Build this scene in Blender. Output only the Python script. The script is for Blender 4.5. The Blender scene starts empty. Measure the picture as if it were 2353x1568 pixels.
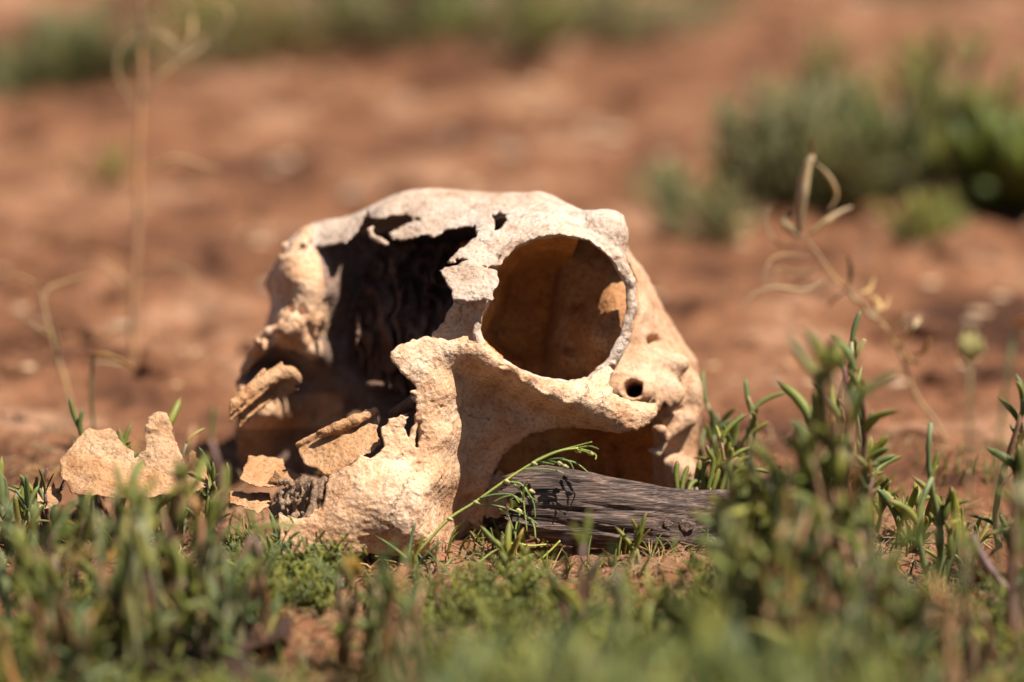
import bpy, math, random
import numpy as np
from mathutils import Vector, Matrix
R = math.radians
rng = np.random.default_rng(7)
random.seed(7)
sc = bpy.context.scene

# ------------------------------------------------------------------ camera
S = 0.31 / 2353.0            # metres per working unit (skull is about 14 cm wide)
DF = 1.30                    # focus distance
PITCH = R(15)
cp, sp = math.cos(PITCH), math.sin(PITCH)
VV = np.array([0, cp, -sp]); UU = np.array([0, sp, cp]); XX = np.array([1.0, 0, 0])
FZ = 473 * S * cp
FOC = np.array([0, 0, FZ])
CAM = FOC - DF * VV
cam = bpy.data.cameras.new("camera"); camo = bpy.data.objects.new("camera", cam)
sc.collection.objects.link(camo); sc.camera = camo
cam.sensor_width = 36; cam.lens = 36 * DF / 0.31
camo.location = CAM; camo.rotation_euler = (R(90) - PITCH, 0, 0)
cam.clip_start = 0.05; cam.clip_end = 500
cam.dof.use_dof = True; cam.dof.focus_distance = DF - 0.008; cam.dof.aperture_fstop = cam.lens / 34.0
cam.dof.aperture_blades = 0

# ------------------------------------------------------------------ light
SUN = np.array([0.42, -0.18, 0.89]); SUN /= np.linalg.norm(SUN)
sl = bpy.data.lights.new("sun", 'SUN'); slo = bpy.data.objects.new("sun", sl)
sc.collection.objects.link(slo)
slo.rotation_euler = Vector(SUN).to_track_quat('Z', 'Y').to_euler()
slo.location = (0, 0, 3)
sl.energy = 5.0; sl.angle = R(0.5); sl.color = (1.0, 0.925, 0.85)
w = bpy.data.worlds.new("World"); sc.world = w; w.use_nodes = True
nt = w.node_tree; nt.nodes.clear()
o_ = nt.nodes.new('ShaderNodeOutputWorld'); b_ = nt.nodes.new('ShaderNodeBackground')
s_ = nt.nodes.new('ShaderNodeTexSky'); s_.sky_type = 'NISHITA'; s_.sun_disc = False
s_.sun_elevation = math.asin(SUN[2]); s_.sun_rotation = math.atan2(SUN[0], SUN[1])
s_.air_density = .7; s_.dust_density = 3.5; s_.ozone_density = .5; s_.altitude = 1200
nt.links.new(s_.outputs[0], b_.inputs[0]); nt.links.new(b_.outputs[0], o_.inputs[0])
b_.inputs[1].default_value = 0.05
sc.view_settings.view_transform = 'Standard'; sc.view_settings.look = 'None'
sc.view_settings.exposure = 1.12; sc.view_settings.gamma = 1
sc.cycles.max_bounces = 8; sc.cycles.diffuse_bounces = 5

# ------------------------------------------------------------------ helpers
def P(x, y, w):
    """working coordinates (x right, y down, w away) -> world metres; numpy friendly"""
    x = np.asarray(x, float); y = np.asarray(y, float); w = np.asarray(w, float)
    f = (DF + w * S) / DF
    a = (x - 1176.5) * S * f; b = (784 - y) * S * f; c = w * S
    return FOC + a[..., None] * XX + b[..., None] * UU + c[..., None] * VV

def yg(w):                        # working y where the mean ground plane lies at depth w
    k = (DF + w * S) / DF
    # z = FZ + (784-y)*S*k*cp - w*S*sp = 0
    return 784 + (FZ - w * S * sp) / (S * k * cp)

def G(x, w, dz=0.0):
    p = P(x, yg(w), w); return np.array([p[0], p[1], ground_z(p[0], p[1]) + dz])

def lattice(shape, seed):
    return np.random.default_rng(seed).uniform(-1, 1, shape).astype(np.float32)

def up_mat(n, step, total, off=0.0):
    """cubic-ish interpolation matrix from lattice to n samples spaced `step` lattice cells"""
    t = np.arange(n) * step + off
    i = np.floor(t).astype(int); f = t - i; f = f * f * (3 - 2 * f)
    M = np.zeros((n, total), np.float32)
    M[np.arange(n), i] = 1 - f; M[np.arange(n), i + 1] += f
    return M

def noise3(n, cell, seed):        # n=(nx,ny,nz) samples, cell in samples
    if np.isscalar(cell): cell = (cell,) * 3
    L = [int(n[k] / cell[k]) + 3 for k in range(3)]
    A = lattice(L, seed)
    for k in range(3):
        M = up_mat(n[k], 1.0 / cell[k], L[k])
        A = np.moveaxis(np.tensordot(M, A, axes=(1, k)), 0, k)
    return np.ascontiguousarray(A)

def noise2(n, cell, seed):
    if np.isscalar(cell): cell = (cell, cell)
    L = [int(n[k] / cell[k]) + 3 for k in range(2)]
    A = lattice(L, seed)
    return up_mat(n[0], 1 / cell[0], L[0]) @ A @ up_mat(n[1], 1 / cell[1], L[1]).T

def vnoise2(x, y, seed):          # point value noise, arbitrary coordinates
    i = np.floor(x).astype(np.int64); j = np.floor(y).astype(np.int64)
    fx = x - i; fy = y - j; fx = fx * fx * (3 - 2 * fx); fy = fy * fy * (3 - 2 * fy)
    def h(a, b):
        v = (a * 374761393 + b * 668265263 + seed * 1442695041) & 0x7fffffff
        v = ((v ^ (v >> 13)) * 1274126177) & 0x7fffffff
        return ((v ^ (v >> 16)) & 0xffff) / 32767.5 - 1
    return (h(i, j) * (1 - fx) + h(i + 1, j) * fx) * (1 - fy) + (h(i, j + 1) * (1 - fx) + h(i + 1, j + 1) * fx) * fy

def fbm2(x, y, seed, oct=4, gain=.5):
    v = 0; a = 1
    for k in range(oct):
        v = v + a * vnoise2(x * 2 ** k + 17.3 * k, y * 2 ** k - 9.1 * k, seed + k); a *= gain
    return v

def ground_z(x, y):
    x = np.asarray(x, float); y = np.asarray(y, float)
    z = 0.0035 * fbm2(x * 22, y * 22, 3, 3) + 0.0016 * fbm2(x * 95, y * 95, 11, 3)
    far = np.clip((y - 0.25) / 1.2, 0, 1)
    z = z + far * (0.02 * fbm2(x * 5, y * 5, 31, 2) + .012 * fbm2(x * 16, y * 16, 37, 2))
    c = fbm2(x * 160, y * 160, 51, 2); z = z + 0.0012 * np.clip(c, 0, 1) ** 1.0
    return z

def link(o): sc.collection.objects.link(o); return o

def mesh_obj(name, verts, faces, mat=None, parent=None, smooth=True, data=None):
    me = data
    if me is None:
        me = bpy.data.meshes.new(name)
        verts = np.asarray(verts, np.float32)
        if isinstance(faces, np.ndarray):
            nf, k = faces.shape
            me.vertices.add(len(verts)); me.vertices.foreach_set('co', verts.ravel())
            me.loops.add(nf * k); me.loops.foreach_set('vertex_index', faces.astype(np.int32).ravel())
            me.polygons.add(nf); me.polygons.foreach_set('loop_start', np.arange(0, nf * k, k, dtype=np.int32))
            me.update(calc_edges=True)
        else:
            me.from_pydata([tuple(map(float, v)) for v in verts], [], faces)
        if smooth: me.polygons.foreach_set('use_smooth', np.ones(len(me.polygons), bool))
        if mat: me.materials.append(mat)
    o = link(bpy.data.objects.new(name, me))
    if parent: o.parent = parent
    return o

def tag(o, label=None, cat=None, group=None, kind=None):
    if label: o['label'] = label
    if cat: o['category'] = cat
    if group: o['group'] = group
    if kind: o['kind'] = kind
    return o

def empty(name, loc=(0, 0, 0)):
    o = link(bpy.data.objects.new(name, None)); o.location = tuple(map(float, loc)); o.empty_display_size = .01
    return o

def into(root, *obs):
    """parent parts whose vertices are in world metres to a root that sits at its own place"""
    for o in obs:
        o.parent = root; o.location = -root.location

class MB:
    def __init__(s): s.v = []; s.f = []; s.n = 0
    def add(s, v, f):
        s.v.append(np.asarray(v, float)); s.f += [tuple(i + s.n for i in q) for q in f]; s.n += len(v)
    def tube(s, pts, rad, sides=6, flat=1.0, cap=True):
        pts = np.asarray(pts, float); n = len(pts)
        rad = np.broadcast_to(np.asarray(rad, float), (n,))
        t = np.gradient(pts, axis=0); t /= np.linalg.norm(t, axis=1)[:, None] + 1e-12
        ref = np.array([0.13, 0.35, 0.93])
        if abs(t[0] @ ref) > .9: ref = np.array([0.9, .3, .1])
        u = np.cross(t[0], ref); u /= np.linalg.norm(u)
        vs = []
        for i in range(n):
            u = u - (u @ t[i]) * t[i]; u /= np.linalg.norm(u) + 1e-12
            b = np.cross(t[i], u)
            for k in range(sides):
                a = 2 * math.pi * k / sides
                vs.append(pts[i] + rad[i] * (math.cos(a) * u + flat * math.sin(a) * b))
        fs = []
        for i in range(n - 1):
            for k in range(sides):
                k2 = (k + 1) % sides
                fs.append((i * sides + k, i * sides + k2, (i + 1) * sides + k2, (i + 1) * sides + k))
        if cap:
            fs.append(tuple(range(sides - 1, -1, -1))); fs.append(tuple((n - 1) * sides + k for k in range(sides)))
        s.add(vs, fs)
    def build(s, name, mat, parent=None, smooth=True):
        return mesh_obj(name, np.concatenate(s.v), s.f, mat, parent, smooth)

def spline(pts, n):
    pts = np.asarray(pts, float); m = len(pts)
    if m == 2: return pts[0] + (pts[1] - pts[0]) * np.linspace(0, 1, n)[:, None]
    t = np.linspace(0, m - 1, n); out = []
    for q in t:
        i = min(int(q), m - 2); f = q - i
        p0 = pts[max(i - 1, 0)]; p1 = pts[i]; p2 = pts[i + 1]; p3 = pts[min(i + 2, m - 1)]
        out.append(.5 * ((2 * p1) + (-p0 + p2) * f + (2 * p0 - 5 * p1 + 4 * p2 - p3) * f * f + (-p0 + 3 * p1 - 3 * p2 + p3) * f ** 3))
    return np.array(out)

# ------------------------------------------------------------------ materials
def mat(name):
    m = bpy.data.materials.new(name); m.use_nodes = True
    nt = m.node_tree; b = nt.nodes['Principled BSDF']
    return m, nt, b
def nd(nt, t, **kw):
    n = nt.nodes.new(t)
    for k, v in kw.items():
        if k in n.inputs: n.inputs[k].default_value = v
        else: setattr(n, k, v)
    return n
def ramp(nt, src, stops):
    r = nt.nodes.new('ShaderNodeValToRGB'); e = r.color_ramp.elements
    while len(e) < len(stops): e.new(0.5)
    for q, (p, c) in zip(e, stops): q.position = p; q.color = (*c, 1)
    nt.links.new(src, r.inputs[0]); return r.outputs[0]
def mixc(nt, f, a, b, mode='MIX'):
    m = nt.nodes.new('ShaderNodeMix'); m.data_type = 'RGBA'; m.blend_type = mode
    for s, v in ((m.inputs[0], f), (m.inputs[6], a), (m.inputs[7], b)):
        if hasattr(v, 'is_linked') or hasattr(v, 'links'): nt.links.new(v, s)
        else: s.default_value = v if not isinstance(v, tuple) else (*v, 1)
    return m.outputs[2]
def bump(nt, b, src, strength, dist, prev=None):
    n = nt.nodes.new('ShaderNodeBump'); n.inputs['Strength'].default_value = strength; n.inputs['Distance'].default_value = dist
    nt.links.new(src, n.inputs['Height'])
    if prev: nt.links.new(prev, n.inputs['Normal'])
    nt.links.new(n.outputs[0], b.inputs['Normal']); return n.outputs[0]

def bone_mat(name, lo, mid, hi, pore=.55, rough_amt=1.0, cracks=.8, k=.74):
    m, nt, b = mat(name)
    lo, mid, hi = [tuple(k * q for q in c) for c in (lo, mid, hi)]
    g = nd(nt, 'ShaderNodeNewGeometry').outputs['Position']
    big = nd(nt, 'ShaderNodeTexNoise', Scale=48.0, Detail=6.0, Roughness=.68, Distortion=.5); nt.links.new(g, big.inputs[0])
    c = ramp(nt, big.outputs[0], [(.26, lo), (.46, mid), (.66, hi)])
    sm = nd(nt, 'ShaderNodeTexNoise', Scale=1000.0, Detail=4.0, Roughness=.7); nt.links.new(g, sm.inputs[0])
    sp = ramp(nt, sm.outputs[0], [(.35, (.34, .24, .18)), (.46, (.96, .96, .96)), (.66, (1.2, 1.2, 1.2))])
    c = mixc(nt, pore, c, sp, 'MULTIPLY')
    md = nd(nt, 'ShaderNodeTexNoise', Scale=190.0, Detail=5.0, Roughness=.65); nt.links.new(g, md.inputs[0])
    st = ramp(nt, md.outputs[0], [(.36, (.55, .34, .2)), (.48, (1, 1, 1)), (.66, (1.15, 1.12, 1.1))])
    c = mixc(nt, .45, c, st, 'MULTIPLY')
    # hairline cracks, broken up by a mask
    wv = nd(nt, 'ShaderNodeVectorMath', operation='MULTIPLY_ADD'); nt.links.new(md.outputs[1], wv.inputs[0]); wv.inputs[1].default_value = (.011,) * 3; nt.links.new(g, wv.inputs[2])
    vo = nd(nt, 'ShaderNodeTexVoronoi', Scale=62.0, feature='DISTANCE_TO_EDGE'); nt.links.new(wv.outputs[0], vo.inputs[0])
    ck = ramp(nt, vo.outputs[0], [(.0, (1, 1, 1)), (.012, (.6, .6, .6)), (.022, (0, 0, 0))])
    mk = ramp(nt, big.outputs[0], [(.5, (0, 0, 0)), (.58, (1, 1, 1))])
    mm = nd(nt, 'ShaderNodeMath', operation='MULTIPLY'); nt.links.new(ck, mm.inputs[0]); nt.links.new(mk, mm.inputs[1])
    m2 = nd(nt, 'ShaderNodeMath', operation='MULTIPLY'); nt.links.new(mm.outputs[0], m2.inputs[0]); m2.inputs[1].default_value = cracks
    c = mixc(nt, m2.outputs[0], c, (.05, .025, .015))
    nt.links.new(c, b.inputs['Base Color'])
    b.inputs['Roughness'].default_value = .72; b.inputs['Specular IOR Level'].default_value = .3
    n1 = bump(nt, b, sm.outputs[0], .8 * rough_amt, .0007)
    v = nd(nt, 'ShaderNodeTexVoronoi', Scale=620.0); nt.links.new(g, v.inputs[0])
    n2 = bump(nt, b, v.outputs[0], .45 * rough_amt, .0006, n1)
    bump(nt, b, md.outputs[0], .7 * rough_amt, .0016, n2)
    return m
M_bone = bone_mat('weathered_bone', (.44, .20, .085), (.64, .385, .215), (.74, .52, .345), .6, .9, .8, .82)
M_smooth = bone_mat('smooth_braincase_bone', (.44, .21, .09), (.60, .355, .20), (.70, .50, .33), .4, .45, .5, .66)
M_bone_top = bone_mat('bleached_bone', (.48, .31, .20), (.64, .485, .36), (.72, .60, .49), .5, .8, .8, .66)
M_bone_in = bone_mat('stained_shaded_bone', (.30, .085, .014), (.54, .20, .04), (.64, .30, .08), .8)  # stained socket bone; on the skull base its darkness stands for shade
M_bone_deep = bone_mat('dark_nasal_bone', (.06, .03, .02), (.15, .08, .05), (.26, .16, .11), .7)  # much darker brown bone for the nasal scrolls and floor
M_spongy = bone_mat('spongy_bone', (.20, .115, .06), (.32, .20, .12), (.44, .31, .21), .8, 1.4)
M_flake = bone_mat('thin_flake_bone', (.42, .18, .06), (.62, .33, .145), (.70, .44, .24), .6, .9, .6, .58)
M_bone_far = bone_mat('shaded_grey_bone', (.15, .085, .055), (.30, .20, .145), (.42, .31, .24), .7)  # grey bone with the shade of the far inner wall put into its colour
M_bone_wall = bone_mat('brown_wall_bone', (.28, .11, .035), (.46, .22, .085), (.56, .33, .16), .7)  # browner, darker bone for the braincase seen inside the socket
# ------------------------------------------------------------------ ground
def soil_mat():
    m, nt, b = mat('red_soil')
    g = nd(nt, 'ShaderNodeNewGeometry').outputs['Position']
    n1 = nd(nt, 'ShaderNodeTexNoise', Scale=14.0, Detail=6.0, Roughness=.6); nt.links.new(g, n1.inputs[0])
    c = ramp(nt, n1.outputs[0], [(.36, (.06, .026, .014)), (.45, (.135, .058, .028)), (.54, (.20, .092, .045)), (.64, (.30, .165, .095))])
    n4 = nd(nt, 'ShaderNodeTexNoise', Scale=42.0, Detail=4.0, Roughness=.6); nt.links.new(g, n4.inputs[0])
    c = mixc(nt, .4, c, ramp(nt, n4.outputs[0], [(.36, (.45, .42, .4)), (.48, (1, 1, 1)), (.62, (1.3, 1.3, 1.3)), (.7, (1.6, 1.7, 1.8))]), 'MULTIPLY')
    n2 = nd(nt, 'ShaderNodeTexNoise', Scale=130.0, Detail=6.0, Roughness=.7); nt.links.new(g, n2.inputs[0])
    c = mixc(nt, .75, c, ramp(nt, n2.outputs[0], [(.3, (.5, .45, .42)), (.5, (1, 1, 1)), (.7, (1.25, 1.22, 1.2))]), 'MULTIPLY')
    n3 = nd(nt, 'ShaderNodeTexNoise', Scale=1400.0, Detail=3.0); nt.links.new(g, n3.inputs[0])
    c = mixc(nt, .5, c, ramp(nt, n3.outputs[0], [(.35, (.6, .55, .5)), (.55, (1, 1, 1)), (.75, (1.3, 1.3, 1.25))]), 'MULTIPLY')
    nt.links.new(c, b.inputs['Base Color'])
    b.inputs['Roughness'].default_value = .95; b.inputs['Specular IOR Level'].default_value = .15
    q = bump(nt, b, n2.outputs[0], .9, .004); bump(nt, b, n3.outputs[0], .6, .0009, q)
    return m
M_soil = soil_mat()
def stretch(lo, hi, fine, far, g=1.18):
    a = list(np.arange(lo, hi, fine)); st = fine
    while a[-1] < far: st *= g; a.append(a[-1] + st)
    st = fine
    while a[0] > -far: st *= g; a.insert(0, a[0] - st)
    return np.array(a)
gxs = stretch(-.24, .24, .0016, 60); gys = stretch(-.24, .30, .0016, 60, 1.05)
GX, GY = np.meshgrid(gxs, gys, indexing='ij')
near = np.exp(-np.clip(np.maximum(np.abs(GX) - .3, np.abs(GY - .1) - .5), 0, 99) / .4)
GZ = ground_z(GX, GY)
vid = np.arange(GX.size).reshape(GX.shape)
gq = np.stack([vid[:-1, :-1], vid[1:, :-1], vid[1:, 1:], vid[:-1, 1:]], -1).reshape(-1, 4)
ground = mesh_obj('ground', np.stack([GX, GY, GZ], -1).reshape(-1, 3), gq, M_soil)
tag(ground, 'bare red soil ground with crumbs and clods stretching away behind the skull', kind='structure')

# ------------------------------------------------------------------ plant materials
def green_mat(name, c0, c1, tip, trans=.38, rgh=.5):
    m, nt, b = mat(name)
    oi = nd(nt, 'ShaderNodeObjectInfo')
    tc = nd(nt, 'ShaderNodeTexCoord')
    c = mixc(nt, oi.outputs['Random'], c0, c1)
    g = nd(nt, 'ShaderNodeNewGeometry').outputs['Position']
    n = nd(nt, 'ShaderNodeTexNoise', Scale=70.0, Detail=2.0); nt.links.new(g, n.inputs[0])
    c = mixc(nt, .8, c, ramp(nt, n.outputs[0], [(.3, (.55, .6, .6)), (.5, (1, 1, 1)), (.68, (1.5, 1.3, .8))]), 'MULTIPLY')
    if tip:
        sx = nd(nt, 'ShaderNodeSeparateXYZ'); nt.links.new(tc.outputs['Generated'], sx.inputs[0])
        c = mixc(nt, ramp(nt, sx.outputs[2], [(.86, (0, 0, 0)), (.98, (1, 1, 1))]), c, tip)
    nt.links.new(c, b.inputs['Base Color'])
    b.inputs['Roughness'].default_value = rgh; b.inputs['Specular IOR Level'].default_value = .4
    n2 = nd(nt, 'ShaderNodeTexNoise', Scale=2200.0, Detail=2.0); nt.links.new(g, n2.inputs[0])
    bump(nt, b, n2.outputs[0], .5, .0003)
    if trans:
        t = nd(nt, 'ShaderNodeBsdfTranslucent'); nt.links.new(c, t.inputs[0])
        mx = nd(nt, 'ShaderNodeMixShader'); mx.inputs[0].default_value = trans
        nt.links.new(b.outputs[0], mx.inputs[1]); nt.links.new(t.outputs[0], mx.inputs[2])
        nt.links.new(mx.outputs[0], nt.nodes['Material Output'].inputs[0])
    return m
M_leaf = green_mat('fleshy_leaf', (.15, .185, .034), (.27, .27, .06), (.22, .12, .05))
M_leaf_b = green_mat('bluish_leaf', (.11, .155, .05), (.19, .215, .08), None)
M_deep = green_mat('deep_green_leaf', (.075, .10, .010), (.09, .115, .015), None)
M_olive = green_mat('olive_leaf', (.16, .165, .06), (.22, .20, .09), None)
M_leaf_y = green_mat('yellowing_leaf', (.22, .22, .045), (.30, .17, .05), None)
M_stem = green_mat('stem_green', (.13, .16, .06), (.20, .17, .09), None, 0)
M_stem_p = green_mat('stem_purple', (.13, .062, .045), (.16, .10, .065), None, 0)
M_dry = green_mat('dry_straw', (.32, .21, .10), (.42, .31, .17), None, .2, .6)
M_dry_r = green_mat('dry_reddish_stalk', (.27, .14, .065), (.34, .19, .10), None, .1, .6)
M_bud = green_mat('pale_bud', (.34, .33, .13), (.38, .34, .18), None, .2)

def leaf_mesh(bend, fat, twist, mat_, sides=7, n=9):
    t = np.linspace(0, 1, n); p = np.column_stack([np.zeros(n), bend * t ** 2, t * math.sqrt(max(.2, 1 - bend * bend * .6))])
    p[:, 0] = twist * np.sin(t * 3.1)
    prof = np.interp(t, [0, .12, .5, .85, .95, 1], [.45, .75, 1.0, .85, .5, .12]) * fat
    mb = MB(); mb.tube(p, prof, sides)
    me = bpy.data.meshes.new('leaf'); me.from_pydata([tuple(v) for v in np.concatenate(mb.v)], [], mb.f)
    me.polygons.foreach_set('use_smooth', np.ones(len(me.polygons), bool)); me.materials.append(mat_)
    return me
LEAF = {}
for key, m_, fat in (('g', M_leaf, .085), ('b', M_leaf_b, .075), ('y', M_leaf_y, .07), ('t', M_leaf_b, .045)):
    LEAF[key] = [leaf_mesh(bd, fat * f, tw, m_) for bd, f, tw in ((.1, 1, .02), (.28, .9, -.03), (.5, 1.1, .05), (-.15, .85, .02), (.75, .9, -.04))]

def put_leaf(root, pos, direc, length, key, rr, fat=1.0):
    o = link(bpy.data.objects.new('leaf', rr.choice(LEAF[key])))
    q = Vector(direc).to_track_quat('Z', 'Y'); 
    o.rotation_mode = 'QUATERNION'
    from mathutils import Quaternion
    o.rotation_quaternion = q @ Quaternion((0, 0, 1), rr.uniform(0, 6.28))
    o.scale = (length * fat, length * fat, length)
    o.parent = root; o.location = Vector(pos) - root.location
    return o

def stem_path(base, top, wob, rr, n=8):
    base = np.array(base); top = np.array(top); t = np.linspace(0, 1, n)[:, None]
    L = np.linalg.norm(top - base)
    p = base + (top - base) * t
    a = np.array([rr.uniform(-1, 1), rr.uniform(-1, 1), rr.uniform(-.3, .3)]) * wob * L
    c = np.array([rr.uniform(-1, 1), rr.uniform(-1, 1), 0]) * wob * L * .4
    return p + a * np.sin(t * math.pi) + c * np.sin(t * 2 * math.pi)

def plant(base, height, spread, nstem, nleaf, llen, key='g', seed=0, label='', group=None, fat=1.0, name='succulent_tuft', cat='plant', lean=(0, 0), stemr=.0008, ymix=.06, smat=None, clump=.5, joined=False):
    rr = random.Random(seed); root = empty(name, base)
    tag(root, label, cat, group)
    mb = MB(); lb = MB()
    for s in range(nstem):
        a = rr.uniform(0, 6.283); r = spread * math.sqrt(rr.random())
        hh = height * (1 - .45 * (r / max(spread, 1e-6)) ** 2) * rr.uniform(.62, 1.04)
        b0 = np.array(base) + [math.cos(a) * r * .35, math.sin(a) * r * .35, -.002]
        tp = np.array(base) + [math.cos(a) * r + lean[0] * hh, math.sin(a) * r + lean[1] * hh, hh - llen * .5]
        p = stem_path(b0, tp, .12, rr, 9)
        mb.tube(p, np.linspace(stemr * 1.2, stemr * .7, 9), 5)
        nl = max(2, int(nleaf * rr.uniform(.7, 1.2)))
        for k in range(nl):
            t = clump * rr.random() ** 1.3; t = 1 - t
            i = min(7, int(t * 8)); f = t * 8 - i
            q = p[i] * (1 - f) + p[i + 1] * f
            ax = p[i + 1] - p[i]; ax /= np.linalg.norm(ax)
            aa = rr.uniform(0, 6.283); out = np.array([math.cos(aa), math.sin(aa), 0])
            dr = ax * rr.uniform(.7, 1.5) + out * rr.uniform(.25, .9) * (.5 + (1 - t))
            dr /= np.linalg.norm(dr)
            kk = 'y' if rr.random() < ymix else (key if rr.random() < .7 else ('b' if key == 'g' else 'g'))
            ln = llen * rr.uniform(.4, 1.15)
            if joined:
                e = q + dr * ln + [0, 0, ln * .12]
                lb.tube(np.array([q, (q + e) / 2 + out * ln * .06, e]), np.array([.5, 1, .3]) * ln * .085 * fat, 4)
            else: put_leaf(root, q, dr, ln, kk, rr, fat)
    o = mb.build('stem', smat or (M_stem if seed % 3 else M_stem_p)); into(root, o)
    if joined:
        o = lb.build('crown', M_deep if 'broad-leaved' in label else M_leaf if seed % 3 == 0 else M_olive if key == 'b' or seed % 3 == 1 else M_leaf_b); into(root, o)
    return root

def at(x, w, ytop):
    """ground point at working column x, depth w; and height that reaches ytop there"""
    b = G(x, w); k = (DF + w * S) / DF
    return b, (float(yg(w)) - ytop) * S * k / cp
# ------------------------------------------------------------------ volume sculpting
X0, X1, Y0, Y1, W0, W1 = 526, 1640, 416, 1284, -232, 664
H = 2.8
xs = np.arange(X0, X1, H, dtype=np.float32); ys = np.arange(Y0, Y1, H, dtype=np.float32); ws = np.arange(W0, W1, H, dtype=np.float32)
N3 = (len(xs), len(ys), len(ws))
D = np.full(N3, 60.0, np.float32); LAB = np.zeros(N3, np.int8)
BX = xs[:, None, None]; BY = ys[None, :, None]; BW = ws[None, None, :]

def win(a):
    (x0, x1), (y0, y1), (w0, w1) = a
    i = slice(max(0, int((x0 - X0) / H)), min(N3[0], int((x1 - X0) / H) + 2))
    j = slice(max(0, int((y0 - Y0) / H)), min(N3[1], int((y1 - Y0) / H) + 2))
    k = slice(max(0, int((w0 - W0) / H)), min(N3[2], int((w1 - W0) / H) + 2))
    return (i, j, k), xs[i][:, None, None], ys[j][None, :, None], ws[k][None, None, :]

def smin(a, b, k):
    if k <= 0: return np.minimum(a, b)
    h = np.clip(.5 + .5 * (b - a) / k, 0, 1); return b + (a - b) * h - k * h * (1 - h)
def smax(a, b, k): return -smin(-a, -b, k)

def put(sl, f, lab, k=8):
    d = D[sl]; LAB[sl] = np.where(f < d, lab, LAB[sl]); D[sl] = smin(d, f.astype(np.float32), k)
def cut(sl, f, k=4):
    D[sl] = smax(D[sl], -f.astype(np.float32), k)

def poly_sdf(px, py, poly):
    poly = np.asarray(poly, float); n = len(poly)
    d = np.full(np.broadcast(px, py).shape, 1e12); s = np.ones(d.shape)
    j = n - 1
    for i in range(n):
        a, b = poly[i], poly[j]
        ex, ey = b - a; wx = px - a[0]; wy = py - a[1]
        t = np.clip((wx * ex + wy * ey) / (ex * ex + ey * ey + 1e-9), 0, 1)
        d = np.minimum(d, (wx - ex * t) ** 2 + (wy - ey * t) ** 2)
        c1 = py >= a[1]; c2 = py < b[1]; c3 = ex * wy > ey * wx
        fl = (c1 & c2 & c3) | (~c1 & ~c2 & ~c3)
        s = np.where(fl, -s, s); j = i
    return s * np.sqrt(d)

def tps(pts, gx, gy, lam=0.0):
    p = np.asarray(pts, float); c = p[:, :2]; z = p[:, 2]; n = len(p); sc_ = 100.0
    def U(r2): return .5 * r2 * np.log(r2 + 1e-9)
    q = c / sc_
    K = U(((q[:, None] - q[None]) ** 2).sum(2)) + lam * np.eye(n)
    Pm = np.hstack([np.ones((n, 1)), q]); A = np.block([[K, Pm], [Pm.T, np.zeros((3, 3))]])
    s = np.linalg.solve(A, np.concatenate([z, np.zeros(3)]))
    gx = np.asarray(gx, float) / sc_; gy = np.asarray(gy, float) / sc_
    o = s[n] + s[n + 1] * gx + s[n + 2] * gy
    o = o + sum(s[i] * U((gx - q[i, 0]) ** 2 + (gy - q[i, 1]) ** 2) for i in range(n))
    return o

NZ2 = {c: noise2((N3[0], N3[1]), c / H, 100 + c) for c in (9, 20, 46)}
def rough2(sl, a, b=0, c=0):
    i, j, k = sl
    return a * NZ2[9][i, j] + b * NZ2[20][i, j] + c * NZ2[46][i, j]

def plate(poly, pts, t, lab, wr, rough=(3, 3, 0), holes=(), k=8, lam=0, edge=6, ret=False):
    """bone sheet seen face-on: outline in x-y, depth interpolated through pts, thickness t"""
    pa = np.asarray(poly)
    sl, x, y, w = win(((pa[:, 0].min() - 14, pa[:, 0].max() + 14), (pa[:, 1].min() - 14, pa[:, 1].max() + 14), wr))
    gx, gy = x[:, :, 0], y[:, :, 0]
    p2 = poly_sdf(gx, gy, poly) + rough2(sl, *rough)
    for h in holes: p2 = np.maximum(p2, -(poly_sdf(gx, gy, h) + rough2(sl, rough[0], rough[1])))
    f = tps(pts, gx + 0 * gy, gy + 0 * gx, lam)
    g0, g1 = np.gradient(f, H); nrm = np.sqrt(1 + g0 ** 2 + g1 ** 2)
    d = (np.abs(w - f[:, :, None]) / nrm[:, :, None] - t / 2).astype(np.float32)
    d = smax(d, p2[:, :, None].astype(np.float32), edge)
    if ret: return sl, d
    put(sl, d, lab, k)

def ell(c, r, lab=0, k=20, mode='put', rot=0):
    sl, x, y, w = win([(c[i] - r[i] - 30, c[i] + r[i] + 30) for i in range(3)])
    dx, dy, dw = x - c[0], y - c[1], w - c[2]
    if rot:
        dx, dy = dx * math.cos(rot) + dy * math.sin(rot), -dx * math.sin(rot) + dy * math.cos(rot)
    q = np.sqrt((dx / r[0]) ** 2 + (dy / r[1]) ** 2 + (dw / r[2]) ** 2)
    q2 = np.sqrt((dx / r[0] ** 2) ** 2 + (dy / r[1] ** 2) ** 2 + (dw / r[2] ** 2) ** 2) + 1e-6
    d = q * (q - 1) / q2
    if mode == 'put': put(sl, d, lab, k)
    else: cut(sl, d, k)

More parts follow.
